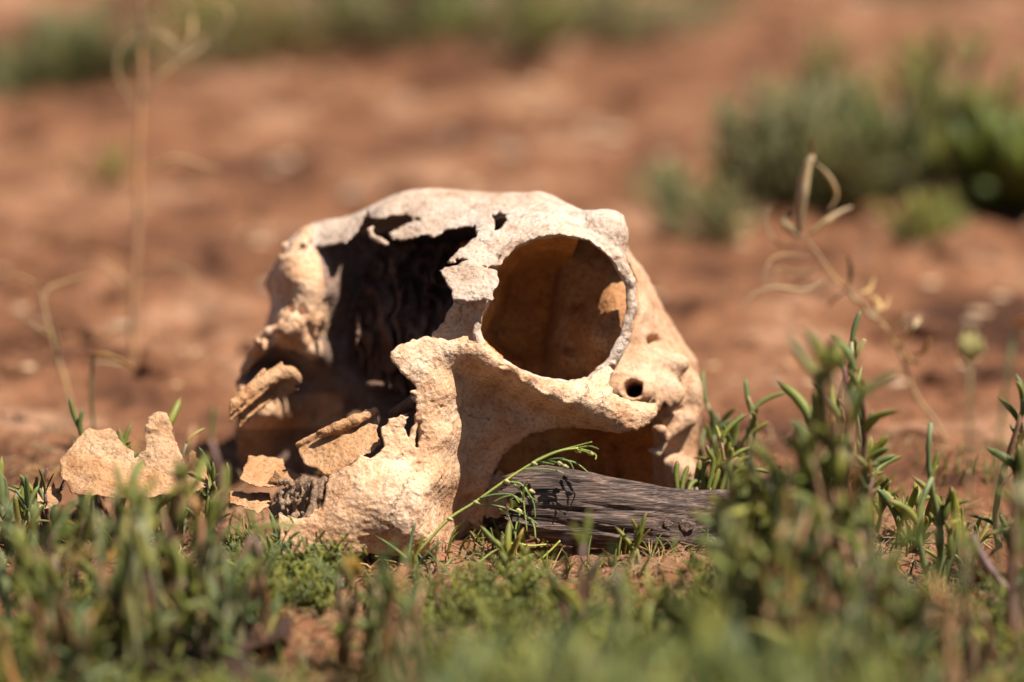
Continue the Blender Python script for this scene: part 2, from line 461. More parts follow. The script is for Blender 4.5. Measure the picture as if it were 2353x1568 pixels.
def chain(pts, rad, lab=0, k=6, mode='put', sw=1.0):
    """tapered tube through points; sw>1 stretches it in depth"""
    pts = np.asarray(pts, float); rad = np.broadcast_to(np.asarray(rad, float), (len(pts),))
    for a, b, ra, rb in zip(pts[:-1], pts[1:], rad[:-1], rad[1:]):
        m = max(ra, rb) + 14
        lo = np.minimum(a, b) - m; hi = np.maximum(a, b) + m
        lo[2] -= m * (sw - 1); hi[2] += m * (sw - 1)
        sl, x, y, w = win(list(zip(lo, hi)))
        e = b - a; e = e * np.array([1, 1, 1 / sw])
        vx, vy, vw = x - a[0], y - a[1], (w - a[2]) / sw
        t = np.clip((vx * e[0] + vy * e[1] + vw * e[2]) / (e @ e + 1e-9), 0, 1)
        d = np.sqrt((vx - e[0] * t) ** 2 + (vy - e[1] * t) ** 2 + (vw - e[2] * t) ** 2) - (ra + (rb - ra) * t)
        if mode == 'put': put(sl, d, lab, k)
        else: cut(sl, d, k)

ROOF, ORB, CHEEK, JAW, BRAIN, FAR, SCROLL, LACR, SPONGE, FLAKE, TONGUE, CURL, COLUMN, RIM, WALL, FARIN, BASE = range(1, 18)

# ---- braincase: front surface depth, back closed
bc_poly = [(1278, 590), (1300, 500), (1380, 505), (1432, 545), (1446, 578), (1492, 640), (1532, 720), (1566, 778), (1600, 828), (1614, 900),
           (1608, 1000), (1603, 1100), (1592, 1190), (1400, 1215), (1200, 1215), (1130, 1180), (1150, 1020), (1215, 880), (1240, 840), (1268, 720)]
bc_pts = [(1270, 600, 330), (1275, 700, 310), (1240, 840, 330), (1340, 600, 270), (1340, 700, 245), (1320, 800, 250), (1400, 620, 225),
          (1420, 700, 150), (1405, 790, 118), (1350, 780, 150), (1300, 820, 215), (1460, 640, 235), (1500, 700, 235), (1480, 760, 190), (1520, 785, 232), (1545, 835, 190),
          (1450, 850, 130), (1405, 872, 96), (1460, 900, 92), (1520, 900, 132), (1580, 850, 250), (1600, 900, 290), (1560, 960, 210), (1500, 955, 140),
          (1600, 1020, 330), (1530, 1020, 235), (1480, 1030, 270), (1560, 1080, 260), (1500, 1110, 300), (1400, 1000, 290), (1300, 980, 320),
          (1400, 1100, 350), (1300, 1100, 350), (1200, 1060, 330), (1180, 1150, 350), (1560, 1180, 310), (1590, 1150, 320), (1250, 900, 330), (1330, 880, 250),
          (1540, 720, 300), (1570, 780, 300)]
sl, x, y, w = win(((1120, 1636), (490, 1230), (100, 660)))
gx, gy = x[:, :, 0], y[:, :, 0]
p2 = (poly_sdf(gx, gy, bc_poly) + rough2(sl, 1, 2, 3))[:, :, None]
f = tps(bc_pts, gx + 0 * gy, gy + 0 * gx, 0.002); g0, g1 = np.gradient(f, H); nrm = np.sqrt(1 + g0 ** 2 + g1 ** 2)
fr = ((f[:, :, None] - w) / nrm[:, :, None])
d = smax(smax(fr, p2 + np.maximum(0, w - 420) * .45, 46), w - 640, 30)
put(sl, d, BRAIN, 0)
# folds, bulges and pits of the ear region
ell((1545, 838, 196), (40, 26, 26), BRAIN, 26)
ell((1590, 905, 262), (26, 50, 46), BRAIN, 24)
ell((1530, 905, 166), (44, 34, 24), BRAIN, 26)
ell((1400, 838, 182), (30, 16, 16), BRAIN, 18)
ell((1512, 785, 218), (36, 13, 26), mode='cut', k=16)
ell((1418, 806, 200), (26, 13, 24), mode='cut', k=14)
ell((1566, 866, 206), (17, 8, 20), mode='cut', k=6, rot=.7)
ell((1556, 935, 190), (9, 6, 14), mode='cut', k=5, rot=-.8)
ell((1440, 900, 92), (62, 34, 34), BRAIN, 34)
chain([(1452, 888, 40), (1462, 902, 150), (1470, 915, 330)], [23, 20, 17], mode='cut', k=12)
chain([(1386, 903, 40), (1390, 908, 120)], [15, 10], mode='cut', k=10)
chain([(1520, 925, 150), (1513, 955, 160), (1492, 1000, 190), (1480, 1020, 200)], [12, 17, 22, 18], mode='cut', k=10)
chain([(1530, 950, 170), (1560, 940, 215)], [9, 4], mode='cut', k=8)
chain([(1505, 985, 175), (1520, 990, 160), (1528, 1006, 170)], [9, 10, 8], BRAIN, 10)
chain([(1493, 1035, 190), (1512, 1040, 186), (1522, 1028, 196)], [6, 8, 7], BRAIN, 8)
chain([(1528, 1000, 200), (1580, 965, 230), (1604, 935, 280)], [15, 15, 10], BRAIN, 24)
chain([(1546, 1060, 240), (1565, 1085, 250), (1572, 1180, 262)], [20, 30, 26], BRAIN, 30)
chain([(1535, 1045, 225), (1590, 1015, 265)], [13, 7], mode='cut', k=16)
for q in range(7):
    xq = 1200 + q * 48
    chain([(xq, 1030 + 8 * (q % 3), 335), (xq + 14, 1090, 338), (xq + 6, 1170, 350)], [5, 8, 6], BRAIN, 30)
    chain([(xq + 26, 1020, 320), (xq + 34, 1100, 338)], [4, 5], mode='cut', k=14)

# ---- frontal roof: a curved sheet y = g(x, w)
g_pts = [(690, 520, 528), (650, 560, 600), (760, 500, 505), (820, 480, 488), (880, 450, 458), (970, 400, 434), (1060, 360, 442), (1150, 320, 446), (1250, 270, 446),
         (1320, 210, 474), (1385, 150, 491), (1425, 130, 510), (700, 430, 585), (760, 400, 560), (827, 360, 528), (850, 350, 508), (900, 280, 545), (950, 240, 545), (1000, 210, 540),
         (1090, 150, 520), (1130, 120, 508), (1170, 90, 515), (1060, 40, 572), (1035, 20, 603), (1110, 0, 606), (1170, 10, 582), (1290, 15, 530), (1350, 40, 545), (1400, 65, 575), (1440, 90, 610),
         (690, 620, 640), (820, 600, 560), (970, 560, 510), (1150, 520, 505), (1250, 480, 520), (1400, 400, 610), (1460, 200, 610), (970, 660, 640), (1250, 620, 640),
         (900, 340, 480), (1000, 300, 470), (1100, 250, 475), (1200, 180, 480), (1280, 130, 487), (1350, 110, 508)]
sl, x, y, w = win(((660, 1450), (416, 700), (-40, 640)))
gx, gw = x[:, 0, :], w[:, 0, :]
f = tps(g_pts, gx + 0 * gw, gw + 0 * gx, .003)
f = f + 3.0 * noise2(f.shape, 16, 5) + 2 * noise2(f.shape, (22, 9), 6)
g0, g1 = np.gradient(f, H); nrm = np.sqrt(1 + g0 ** 2 + g1 ** 2)[:, None, :]
T = 22
thick = (T * (1 - .4 * np.clip((120 - gw) / 120, 0, 1)))[:, None, :]
d = np.abs(y - f[:, None, :] - thick / 2 * nrm) / nrm - thick / 2
gx2, gy2 = x[:, :, 0], y[:, :, 0]
cav = [(560, 640), (687, 541), (709, 574), (740, 570), (794, 557), (812, 540), (827, 523), (830, 506), (845, 486), (851, 503), (870, 503), (885, 500), (905, 496), (920, 496), (940, 500), (963, 505), (940, 515),
       (918, 523), (900, 531), (889, 537), (901, 548), (918, 553), (951, 545), (975, 544), (1000, 542), (1027, 530), (1060, 524), (1090, 519), (1096, 548), (1072, 562), (1052, 576), (1030, 600), (1030, 660), (1000, 900), (600, 900)]
cavs = (poly_sdf(gx2, gy2, cav) + rough2(sl, 4.5, 3))[:, :, None]
d = smax(d, -np.maximum(cavs, w - 470), 4)
ring = [(1145, 622), (1137, 660), (1128, 695), (1104, 740), (1098, 762), (1110, 790), (1148, 824), (1200, 852), (1250, 869), (1300, 877), (1350, 868), (1392, 833), (1424, 775),
        (1442, 706), (1437, 645), (1404, 590), (1352, 552), (1292, 538), (1232, 546), (1186, 568), (1158, 594)]
rs2 = poly_sdf(gx2, gy2, ring) + rough2(sl, 2.2, 1)
d = smax(d, -np.maximum(rs2[:, :, None], w - 330), 4)
hole = [(1132, 496), (1148, 491), (1162, 493), (1165, 508), (1150, 526), (1132, 532), (1140, 515)]
d = smax(d, -np.maximum((poly_sdf(gx2, gy2, hole) + rough2(sl, 3, 1))[:, :, None], w - 200), 3)
sut = [(1000, 606), (1030, 605), (1060, 597), (1085, 603), (1105, 608), (1120, 614), (1150, 612), (1150, 720), (1000, 720)]
d = smax(d, -np.maximum((poly_sdf(gx2, gy2, sut) + rough2(sl, 4, 2))[:, :, None], w - 120), 3)
d = smax(d, (x - 1438) + 0 * y, 20)
put(sl, d, ROOF, 10)
ell((1402, 534, 118), (37, 40, 44), ROOF, 30)
ell((1378, 512, 128), (40, 26, 44), ROOF, 30)

# ---- orbit: rim tube, flange and the funnel going back
def rimw(x, y): return -28 + 0.26 * (x - 1100) * (x > 1100) - (y - 700) * .06
rp = np.array(ring + [ring[0]], float)
dense = []
for a, b in zip(rp[:-1], rp[1:]):
    m = max(2, int(np.hypot(*(b - a)) / 9))
    for t in range(m): dense.append(a + (b - a) * t / m)
dense = np.array(dense)
c0 = np.array([1270, 706.])
out = dense + (dense - c0) / np.linalg.norm(dense - c0, axis=1)[:, None] * 6
r1 = 6.2 + .9 * np.sin(np.arange(len(out)) * 2.4) * (rng.uniform(.2, 1, len(out)))
rim = np.column_stack([out, [rimw(a, b) for a, b in out]])
for i in range(len(rim)):
    a = rim[i]; b = rim[(i + 1) % len(rim)]
    if (a[0] < 1150 and a[1] < 735) or (max(a[1], b[1]) < 606 and a[0] < 1415): continue           # the broken gap at the front
    chain([a, b], [r1[i], r1[(i + 1) % len(rim)]], RIM, 13 if b[1] < 640 else 7)
sl, x, y, w = win(((1000, 1470), (510, 900), (-40, 470)))
gxx = np.arange(900, 1600, 3.0); gyy = np.arange(450, 960, 3.0)
RS = poly_sdf(gxx[:, None], gyy[None, :], ring)
def sample(a, b):
    i = np.clip((a - 900) / 3, 0, len(gxx) - 2.01); j = np.clip((b - 450) / 3, 0, len(gyy) - 2.01)
    i0 = i.astype(int); j0 = j.astype(int); fi = i - i0; fj = j - j0
    return (RS[i0, j0] * (1 - fi) + RS[i0 + 1, j0] * fi) * (1 - fj) + (RS[i0, j0 + 1] * (1 - fi) + RS[i0 + 1, j0 + 1] * fi) * fj
wv = ws[sl[2]]
F = np.empty((x.shape[0], y.shape[1], len(wv)), np.float32)
for n, wk in enumerate(wv):
    tt = max(0, (wk - 10) / 440.0)
    q = 1.0 + .10 * min(1, tt * 6) - .58 * tt ** 1.3
    cx, cy = 1270 - 20 * tt, 706 + 25 * tt
    s = sample(1270 + (x[:, :, 0] - cx) / q, 706 + (y[:, :, 0] - cy) / q) * q
    F[:, :, n] = np.abs(s - 8) - 7
F += 2.5 * noise3(F.shape, 7, 41)
start = (-28 + .26 * np.clip(x - 1100, 0, None) - (y - 700) * .06)
F = np.maximum(F, start + 4 - w)
keep = smax((x - 1262) * .95 + (y - 700) * .32, 0 * w + 120 - w * 1.0, 8)     # remove right side behind the bar
F2 = smax(F, -np.maximum(-((x - 1292) * .9 + (y - 640) * .40), 96 + .0 * x - w), 6)
F2 = smax(F2, -np.maximum(np.maximum(x - 1150, y - 800), np.maximum(590 - y, w - 60)), 4)  # open front gap
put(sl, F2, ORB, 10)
plate([(1060, 560), (1180, 520), (1310, 540), (1310, 900), (1150, 900), (1070, 820)], [(1060, 700, 330), (1150, 560, 330), (1310, 560, 370), (1310, 880, 340), (1150, 880, 330), (1200, 720, 400)], 18, ORB, (260, 460), k=16)
# postorbital bar: flares back from the rim
chain([(1425, 590, 75), (1452, 650, 82), (1456, 706, 84), (1440, 775, 78), (1410, 835, 62)], [7, 5.5, 5, 5.5, 8], RIM, 12, sw=3.4)
chain([(1412, 560, 140), (1436, 600, 190), (1462, 650, 235)], [12, 9, 12], BRAIN, 16)

# ---- cheek plate with the ledge below the orbit
cheek = [(1110, 790), (1148, 826), (1200, 855), (1250, 872), (1300, 880), (1350, 871), (1395, 838), (1412, 850), (1400, 880), (1408, 905), (1440, 918), (1480, 925), (1505, 928), (1514, 920), (1508, 945), (1496, 962),
         (1484, 979), (1463, 990), (1420, 994), (1387, 992), (1343, 986), (1300, 983), (1270, 984), (1240, 992), (1211, 1003), (1185, 1021), (1152, 1050), (1135, 1084), (1121, 1125), (1116, 1166),
         (1110, 1213), (1098, 1236), (1085, 1275), (640, 1275), (644, 1236), (640, 1180), (700, 1200), (735, 1170), (748, 1120), (756, 1094), (796, 1078), (816, 1064), (829, 1048), (850, 1050), (868, 1047), (879, 1027), (877, 985), (890, 971),
         (891, 961), (918, 956), (936, 960), (928, 985), (938, 1002), (944, 988), (950, 972), (958, 945), (957, 912), (944, 901), (957, 893), (953, 882), (931, 869), (918, 849), (900, 829), (895, 809), (915, 791), (941, 782), (980, 772), (1000, 778), (1060, 790)]
ck_pts = [(895, 810, -82), (930, 790, -66), (985, 773, -42), (950, 900, -72), (1000, 850, -64), (1030, 806, -62), (1022, 900, -58), (1020, 1000, -60), (960, 1000, -82), (890, 980, -88),
          (880, 1050, -112), (820, 1065, -128), (760, 1100, -120), (700, 1160, -120), (680, 1220, -150), (780, 1200, -170), (840, 1120, -165), (900, 1150, -158), (960, 1180, -130), (1004, 1100, -90), (1000, 1240, -60), (880, 1250, -120), (960, 1080, -105),
          (1058, 865, -8), (1062, 950, 34), (1062, 1050, 66), (1048, 1150, 96), (1040, 1240, 120), (1100, 890, 40), (1110, 1000, 76), (1100, 1200, 140), (1110, 1100, 106), (1180, 970, 60), (1180, 1010, 76), (1250, 966, 50), (1350, 980, 40),
          (1060, 796, -62), (1105, 800, -66), (1150, 842, -72), (1200, 875, -72), (1250, 902, -68), (1300, 924, -56), (1350, 942, -38), (1400, 958, -16), (1450, 974, 14), (1490, 962, 44),
          (1100, 772, -30), (1150, 824, -44), (1250, 870, -40), (1300, 878, -32), (1350, 868, -16), (1400, 840, 20), (1420, 890, 20), (1480, 930, 46), (1508, 934, 72),
          (1150, 872, 20), (1200, 903, 26), (1250, 930, 24), (1300, 952, 18), (1350, 968, 14), (1060, 830, -44)]
notch = [(960, 972), (967, 972), (962, 1000), (959, 1026), (955, 1026), (957, 1000)]
plate(cheek, ck_pts, 19, CHEEK, (-215, 190), rough=(3.6, 2.6, 0), holes=[notch], lam=.0015, k=6)
ell((1466, 950, 42), (42, 20, 26), CHEEK, 18)
ell((905, 1150, -138), (60, 60, 18), CHEEK, 40)
ell((722, 1214, -130), (34, 34, 24), SPONGE, 22)
# suture line carved in the cheek
chain([(1110, 1060, 42), (1060, 1053, 22), (1030, 1050, -50), (1010, 1046, -84)], 2.6, mode='cut', k=2)
# pits on the cheek and frontal surface
for q in range(46):
    a = random.uniform(890, 1030); b = random.uniform(800, 1230)
    ell((a, b, float(tps(ck_pts, a, b, .0015)) - 11), (random.uniform(2, 4.5), random.uniform(2, 4.5), 5), mode='cut', k=4)

# ---- tear bone block and the column below it
plate([(1007, 622), (1028, 612), (1050, 607), (1080, 600), (1096, 606), (1120, 616), (1146, 622), (1144, 655), (1134, 672), (1132, 694), (1100, 688), (1070, 693), (1041, 690), (1037, 668), (1022, 645)],
      [(1010, 622, 10), (1146, 622, -18), (1132, 694, -52), (1041, 690, -50), (1090, 640, -30)], 24, LACR, (-90, 60), rough=(4, 3, 0), k=3)
plate([(1044, 680), (1125, 680), (1108, 735), (1100, 760), (1112, 792), (1085, 806), (1040, 800), (985, 780), (1000, 760), (1022, 735), (1034, 710)],
      [(1040, 690, 14), (1125, 690, 6), (1100, 750, -4), (985, 775, -8), (1060, 800, -26), (1060, 745, 12)], 20, COLUMN, (-60, 60), rough=(3, 2, 0), k=8)
chain([(1101, 735, -14), (1098, 762, -22), (1110, 790, -34), (1148, 824, -44)], [5, 6, 8, 8], ORB, 6)
chain([(1055, 700, 10), (1075, 750, 2), (1050, 790, -12)], 5, COLUMN, 10)

# ---- far side of the face (inner wall, outer strip, lip and hollow)
far = [(546, 872), (556, 840), (575, 812), (594, 780), (604, 765), (612, 738), (622, 705), (614, 672), (610, 655), (620, 628), (642, 598), (662, 582), (690, 530), (720, 520), (820, 500), (1060, 500), (1060, 700), (1010, 770), (990, 900), (960, 1000), (940, 1120),
       (560, 1120), (540, 1000), (548, 950), (566, 912)]
fw_pts = [(606, 650, 590), (616, 700, 610), (600, 765, 580), (640, 600, 480), (640, 700, 500), (672, 640, 392), (678, 700, 384), (690, 590, 430), (690, 540, 480), (745, 635, 402), (735, 700, 396), (765, 668, 420), (750, 765, 500), (805, 640, 540), (800, 710, 540), (850, 700, 560), (950, 700, 620), (850, 600, 560), (850, 520, 560), (1000, 560, 600),
          (590, 786, 400), (650, 760, 372), (700, 745, 376), (725, 740, 390), (640, 725, 450), (600, 830, 520), (660, 830, 560), (700, 870, 560), (552, 880, 500), (708, 780, 420), (722, 810, 432), (745, 850, 520), (800, 880, 560), (900, 850, 600),
          (600, 905, 430), (560, 960, 420), (620, 950, 415), (650, 1000, 590), (590, 1050, 570), (700, 1050, 600), (850, 1000, 600), (900, 920, 560), (950, 950, 560), (940, 1100, 400)]
diamond = [(698, 694), (684, 712), (690, 733), (704, 720)]
plate(far, fw_pts, 20, FAR, (260, 664), rough=(2.5, 3, 2), holes=[diamond, [(668, 700), (664, 715), (672, 722), (676, 706)]], lam=.003, k=12)
chain([(588, 780, 392), (618, 762, 372), (648, 750, 362), (672, 735, 358), (690, 742, 362), (708, 731, 368), (726, 732, 380)], [6, 10, 11, 12, 9, 9, 6], FAR, 8)
chain([(690, 745, 368), (700, 780, 385), (712, 805, 392), (722, 815, 400)], [10, 13, 10, 5], FAR, 9)
chain([(718, 740, 375), (722, 770, 390)], [8, 9], FAR, 8)
ell((708, 704, 385), (9, 8, 10), FAR, 8)
ell((622, 650, 540), (9, 12, 12), FAR, 8); ell((662, 600, 445), (12, 10, 14), FAR, 10)
chain([(560, 850, 430), (600, 800, 420), (660, 772, 420), (700, 764, 430)], [10, 11, 8, 5], FAR, 10)
chain([(552, 880, 440), (566, 910, 425), (600, 925, 405), (640, 900, 410)], [11, 12, 12, 9], FAR, 10)
for q in range(7):
    a = random.uniform(640, 720); b = 560 + random.uniform(-14, 30) - (a - 680) * .4
    ell((a, b, 440 + random.uniform(-10, 20)), (random.uniform(5, 9),) * 3, FAR, 5)
# curl of bone hanging from the roof edge
chain([(856, 524, 300), (850, 530, 296), (854, 542, 290), (872, 552, 280), (886, 560, 276)], [4, 5.5, 6, 6, 6.5], ROOF, 5)

# ---- nasal cavity: back wall and scrolls
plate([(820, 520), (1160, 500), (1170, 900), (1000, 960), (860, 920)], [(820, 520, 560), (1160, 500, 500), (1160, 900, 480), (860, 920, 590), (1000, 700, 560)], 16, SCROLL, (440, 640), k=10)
sc_lines = [
    [(900, 610, 420), (850, 655, 380), (812, 710, 370), (797, 750, 380), (806, 795, 390), (830, 800, 400)],
    [(950, 610, 420), (900, 660, 370), (862, 715, 350), (842, 760, 350), (850, 810, 360), (880, 820, 370)],
    [(985, 630, 400), (945, 690, 350), (905, 740, 330), (880, 790, 330), (890, 830, 340)],
    [(1010, 660, 380), (980, 720, 320), (945, 770, 310), (915, 820, 310), (925, 850, 320)],
    [(880, 575, 440), (940, 570, 410), (985, 590, 380), (1010, 640, 360), (1015, 700, 350)],
    [(930, 590, 440), (965, 620, 400), (975, 670, 380), (960, 730, 370)],
    [(860, 600, 460), (900, 585, 440), (950, 600, 420)],
    [(820, 640, 450), (840, 700, 430), (835, 760, 430), (850, 850, 430)],
    [(990, 760, 280), (960, 800, 280), (950, 850, 290)],
    [(1020, 560, 330), (990, 600, 330), (985, 640, 330)]]
for n in range(16):                      # torn thin scraps of the scrolls
    a = np.array([random.uniform(800, 1020), random.uniform(570, 880), random.uniform(330, 440)])
    e = a + np.array([random.uniform(-16, 26), random.uniform(14, 60), random.uniform(-40, 30)]); m_ = (a + e) / 2 + np.array([random.uniform(-16, 16), 0, 10])
    chain([a, m_, e], [1.5, random.uniform(3.5, 5.5), 2], SCROLL, 6, sw=random.uniform(1.5, 4.5))
sl, x, y, w = win(((800, 1090), (540, 940), (240, 640)))
gx, gy = x[:, :, 0] + 0 * y[:, :, 0], y[:, :, 0] + 0 * x[:, :, 0]
f = tps([(800, 560, 600), (800, 700, 560), (800, 900, 600), (860, 640, 500), (860, 760, 450), (870, 880, 500), (940, 600, 470), (940, 740, 380), (950, 860, 400), (1020, 640, 430), (1020, 760, 340), (1020, 900, 380), (1090, 640, 400), (1090, 900, 380)], gx, gy)
nn = noise2(f.shape, (9, 14), 61); n5 = noise2(f.shape, (4, 9), 62)
rr = np.hypot((gx - 1075) * 1.0, (gy - 640) * .82) + 34 * nn + 30 * noise2(f.shape, (24, 30), 63)
f = f - 20 * np.sin(rr / 11 + .7 * n5) - 3 * n5 + 16 * nn
g0, g1 = np.gradient(f, H); nrm = np.clip(np.sqrt(1 + g0 ** 2 + g1 ** 2), 1, 3.5)[:, :, None]
d = np.abs(w - f[:, :, None]) / nrm - 6
d = smax(d, (poly_sdf(gx, gy, [(812, 700), (850, 600), (900, 556), (1070, 560), (1075, 900), (960, 920), (860, 880), (806, 800)]) + rough2(sl, 5, 6))[:, :, None], 5)
put(sl, d, SCROLL, 5)
# floor of the nose
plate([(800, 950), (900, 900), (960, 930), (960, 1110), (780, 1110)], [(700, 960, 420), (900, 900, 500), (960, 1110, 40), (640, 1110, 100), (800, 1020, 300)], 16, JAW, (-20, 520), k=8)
chain([(1000, 885, 20), (955, 920, 60), (905, 950, 130)], [10, 16, 12], JAW, 8, sw=1.6)
ell((862, 884, 330), (22, 9, 16), JAW, 4)

# ---- rolled flake beside the broken jaw
plate([(680, 1020), (745, 986), (800, 958), (866, 934), (874, 950), (866, 985), (872, 1003), (880, 1022), (850, 1046), (822, 1056), (792, 1080), (765, 1094), (738, 1086), (702, 1070), (690, 1048)],
      [(690, 1020, 6), (870, 940, 10), (700, 1078, -66), (765, 1094, -92), (870, 1020, -62), (820, 1058, -84), (780, 1025, -52)], 8, FLAKE, (-130, 50), rough=(2.5, 2, 0), k=3)
chain([(684, 1022, -8), (735, 1000, -10)], [7, 8], FLAKE, 5)
chain([(736, 997, -38), (775, 982, -40), (816, 966, -36), (862, 945, -18)], [10, 12, 13, 10], FLAKE, 9)
chain([(708, 1043, -38), (750, 1026, -50), (795, 1004, -54), (830, 985, -48)], [4, 7, 6, 4], mode='cut', k=3)
chain([(724, 1002, -42), (740, 996, -52)], [4, 5], mode='cut', k=2)

# ---- spongy broken end of the jaw
plate([(616, 1166), (640, 1130), (674, 1112), (700, 1096), (752, 1100), (760, 1140), (742, 1185), (700, 1215), (690, 1275), (640, 1275), (636, 1210)],
      [(616, 1166, -20), (640, 1130, -30), (690, 1100, -50), (750, 1100, -88), (740, 1180, -128), (650, 1270, -90), (690, 1180, -70)], 22, SPONGE, (-170, 30), rough=(3, 3, 0), k=4)
for q in range(150):
    a = random.uniform(640, 748); b = random.uniform(1104, 1250)
    if a > 700 and b > 1190: continue
    z = -50 - (a - 640) * .5 - (b - 1100) * .25
    r = random.uniform(4, 8)
    if random.random() < .55: ell((a, b, z - random.uniform(2, 14)), (r, r * random.uniform(1, 2), r), SPONGE, 3)
    else: ell((a, b, z - 8), (r * .9, r * 1.1, 16), mode='cut', k=2)
chain([(622, 1165, -30), (640, 1134, -44), (672, 1114, -56), (700, 1094, -62)], [5, 4, 5, 4], SPONGE, 3)
chain([(722, 1110, -110), (724, 1140, -118), (718, 1170, -124), (700, 1200, -130)], [7, 9, 9, 8], SPONGE, 5)
chain([(738, 1118, -118), (736, 1145, -126)], [7, 7], SPONGE, 4)

# ---- long splintered tongue of bone on the far side
chain(spline([(505, 960, 120), (548, 922, 140), (600, 882, 170), (640, 860, 190), (665, 858, 200), (688, 872, 210)], 14), [8, 10, 12, 13, 13, 14, 14, 14, 14, 13, 12, 10, 8, 5], TONGUE, 14)
for q in range(1):
    o_1 = random.uniform(-8, 12); chain(spline([(508, 968 + o_1, 120 + o_1), (550 + o_1, 926 + o_1, 136), (604, 886 + o_1, 166), (640 + 4 * q, 868 + o_1 * .8, 186)], 8), [2, 4, 5, 5, 5, 5, 4, 2], TONGUE, 4)
plate([(548, 930), (600, 886), (650, 862), (690, 878), (676, 888), (684, 896), (668, 904), (640, 914), (596, 940), (566, 966), (548, 990)],
      [(548, 930, 140), (650, 862, 200), (690, 878, 205), (566, 966, 170), (640, 914, 226)], 10, TONGUE, (100, 260), rough=(3, 3, 0), k=5)
chain([(560, 900, 150), (607, 852, 170)], [6, 5], TONGUE, 3); chain([(606, 868, 180), (646, 836, 190)], [6, 5], TONGUE, 3)
chain([(570, 958, 165), (620, 918, 205), (668, 898, 225)], [4, 5, 4], TONGUE, 3)

# ---- curled thin sheets at the left foot
plate([(548, 1102), (572, 1050), (600, 1046), (628, 1052), (646, 1054), (664, 1076), (694, 1094), (672, 1110), (640, 1122), (600, 1120), (560, 1106)],
      [(572, 1048, 80), (640, 1054, 80), (694, 1094, 0), (640, 1122, -50), (560, 1106, -40), (610, 1085, 26)], 7, CURL, (-80, 130), rough=(2, 3, 0), k=3)
plate([(616, 1108), (633, 1080), (650, 1092), (666, 1108), (640, 1118)], [(616, 1108, -40), (633, 1080, -46), (666, 1108, -30), (640, 1118, -44)], 8, CURL, (-80, 20), rough=(2, 1, 0), k=3)
plate([(474, 1142), (524, 1129), (570, 1132), (620, 1132), (626, 1158), (606, 1172), (592, 1184), (570, 1172), (542, 1160), (500, 1152)],
      [(474, 1142, -20), (540, 1129, 10), (620, 1132, 10), (592, 1184, -80), (500, 1152, -40), (542, 1160, -56)], 8, CURL, (-110, 60), rough=(3, 3, 0), k=3)

# ---- overall weathering
D += 1.3 * noise3(N3, 3.2, 71) + 1.5 * noise3(N3, 9, 72)
gz = (yg(BW) + 26 - BY)                               # trim what would be deep under the soil
D = np.maximum(D, -gz.astype(np.float32))

def surface_nets(f, org, h):
    s = f < 0
    c = np.zeros(tuple(n - 1 for n in f.shape), np.uint8)
    for a in (0, 1):
        for b in (0, 1):
            for e in (0, 1): c += s[a:a + c.shape[0], b:b + c.shape[1], e:e + c.shape[2]]
    I, J, K = np.nonzero((c > 0) & (c < 8))
    acc = np.zeros((len(I), 3)); cnt = np.zeros(len(I))
    vals = {(a, b, e): f[I + a, J + b, K + e] for a in (0, 1) for b in (0, 1) for e in (0, 1)}
    for p in vals:
        for ax in range(3):
            if p[ax]: continue
            q = list(p); q[ax] = 1; q = tuple(q)
            va, vb = vals[p], vals[q]; m = (va < 0) != (vb < 0)
            t = np.where(m, va / np.where(m, va - vb, 1), 0)
            pos = np.tile(np.array(p, float), (len(I), 1)); pos[:, ax] += t
            acc += pos * m[:, None]; cnt += m
    V = (np.column_stack([I, J, K]) + acc / cnt[:, None]) * h + org
    vid = np.full(c.shape, -1, np.int32); vid[I, J, K] = np.arange(len(I))
    Q = []
    for ax in range(3):
        lo = [slice(1, n - 1) for n in f.shape]; hi = list(lo)
        lo[ax] = slice(0, f.shape[ax] - 1); hi[ax] = slice(1, f.shape[ax])
        A, B = s[tuple(lo)], s[tuple(hi)]
        idx = np.nonzero(A != B); ins = A[idx]
        g = [idx[k] + (0 if k == ax else 1) for k in range(3)]
        u, v = [(1, 2), (2, 0), (0, 1)][ax]
        def cell(du, dv):
            t = [a.copy() for a in g]; t[u] -= du; t[v] -= dv; return vid[t[0], t[1], t[2]]
        q = np.column_stack([cell(1, 1), cell(0, 1), cell(0, 0), cell(1, 0)])
        q[~ins] = q[~ins][:, ::-1]; Q.append(q)
    return V, np.concatenate(Q), (I, J, K)

D[0], D[-1], D[:, 0], D[:, -1], D[:, :, 0], D[:, :, -1] = 9, 9, 9, 9, 9, 9
V, Q, IJK = surface_nets(D, np.array([X0, Y0, W0], float), H)
lab = LAB[IJK]
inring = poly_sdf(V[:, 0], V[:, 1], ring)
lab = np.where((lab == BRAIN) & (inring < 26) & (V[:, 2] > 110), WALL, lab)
lab = np.where((lab == FAR) & ((V[:, 0] > 742 + .15 * (V[:, 1] - 640)) | ((V[:, 2] > 436) & (V[:, 1] > 768) & (V[:, 1] < 905)) | (V[:, 1] > 985)), FARIN, lab)  # inner, hollow and low parts get the bone whose colour holds their shade
lab = np.where((lab == BRAIN) & (V[:, 1] > 975) & (V[:, 0] < 1500) & (V[:, 2] > 200), BASE, lab)  # lower braincase: stained bone, the arch's shade put into the colour
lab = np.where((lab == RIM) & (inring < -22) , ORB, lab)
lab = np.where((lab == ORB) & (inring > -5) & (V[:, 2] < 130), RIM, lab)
# merge labels smoothly: a face takes the label of its first corner
fl = lab[Q[:, 0]]
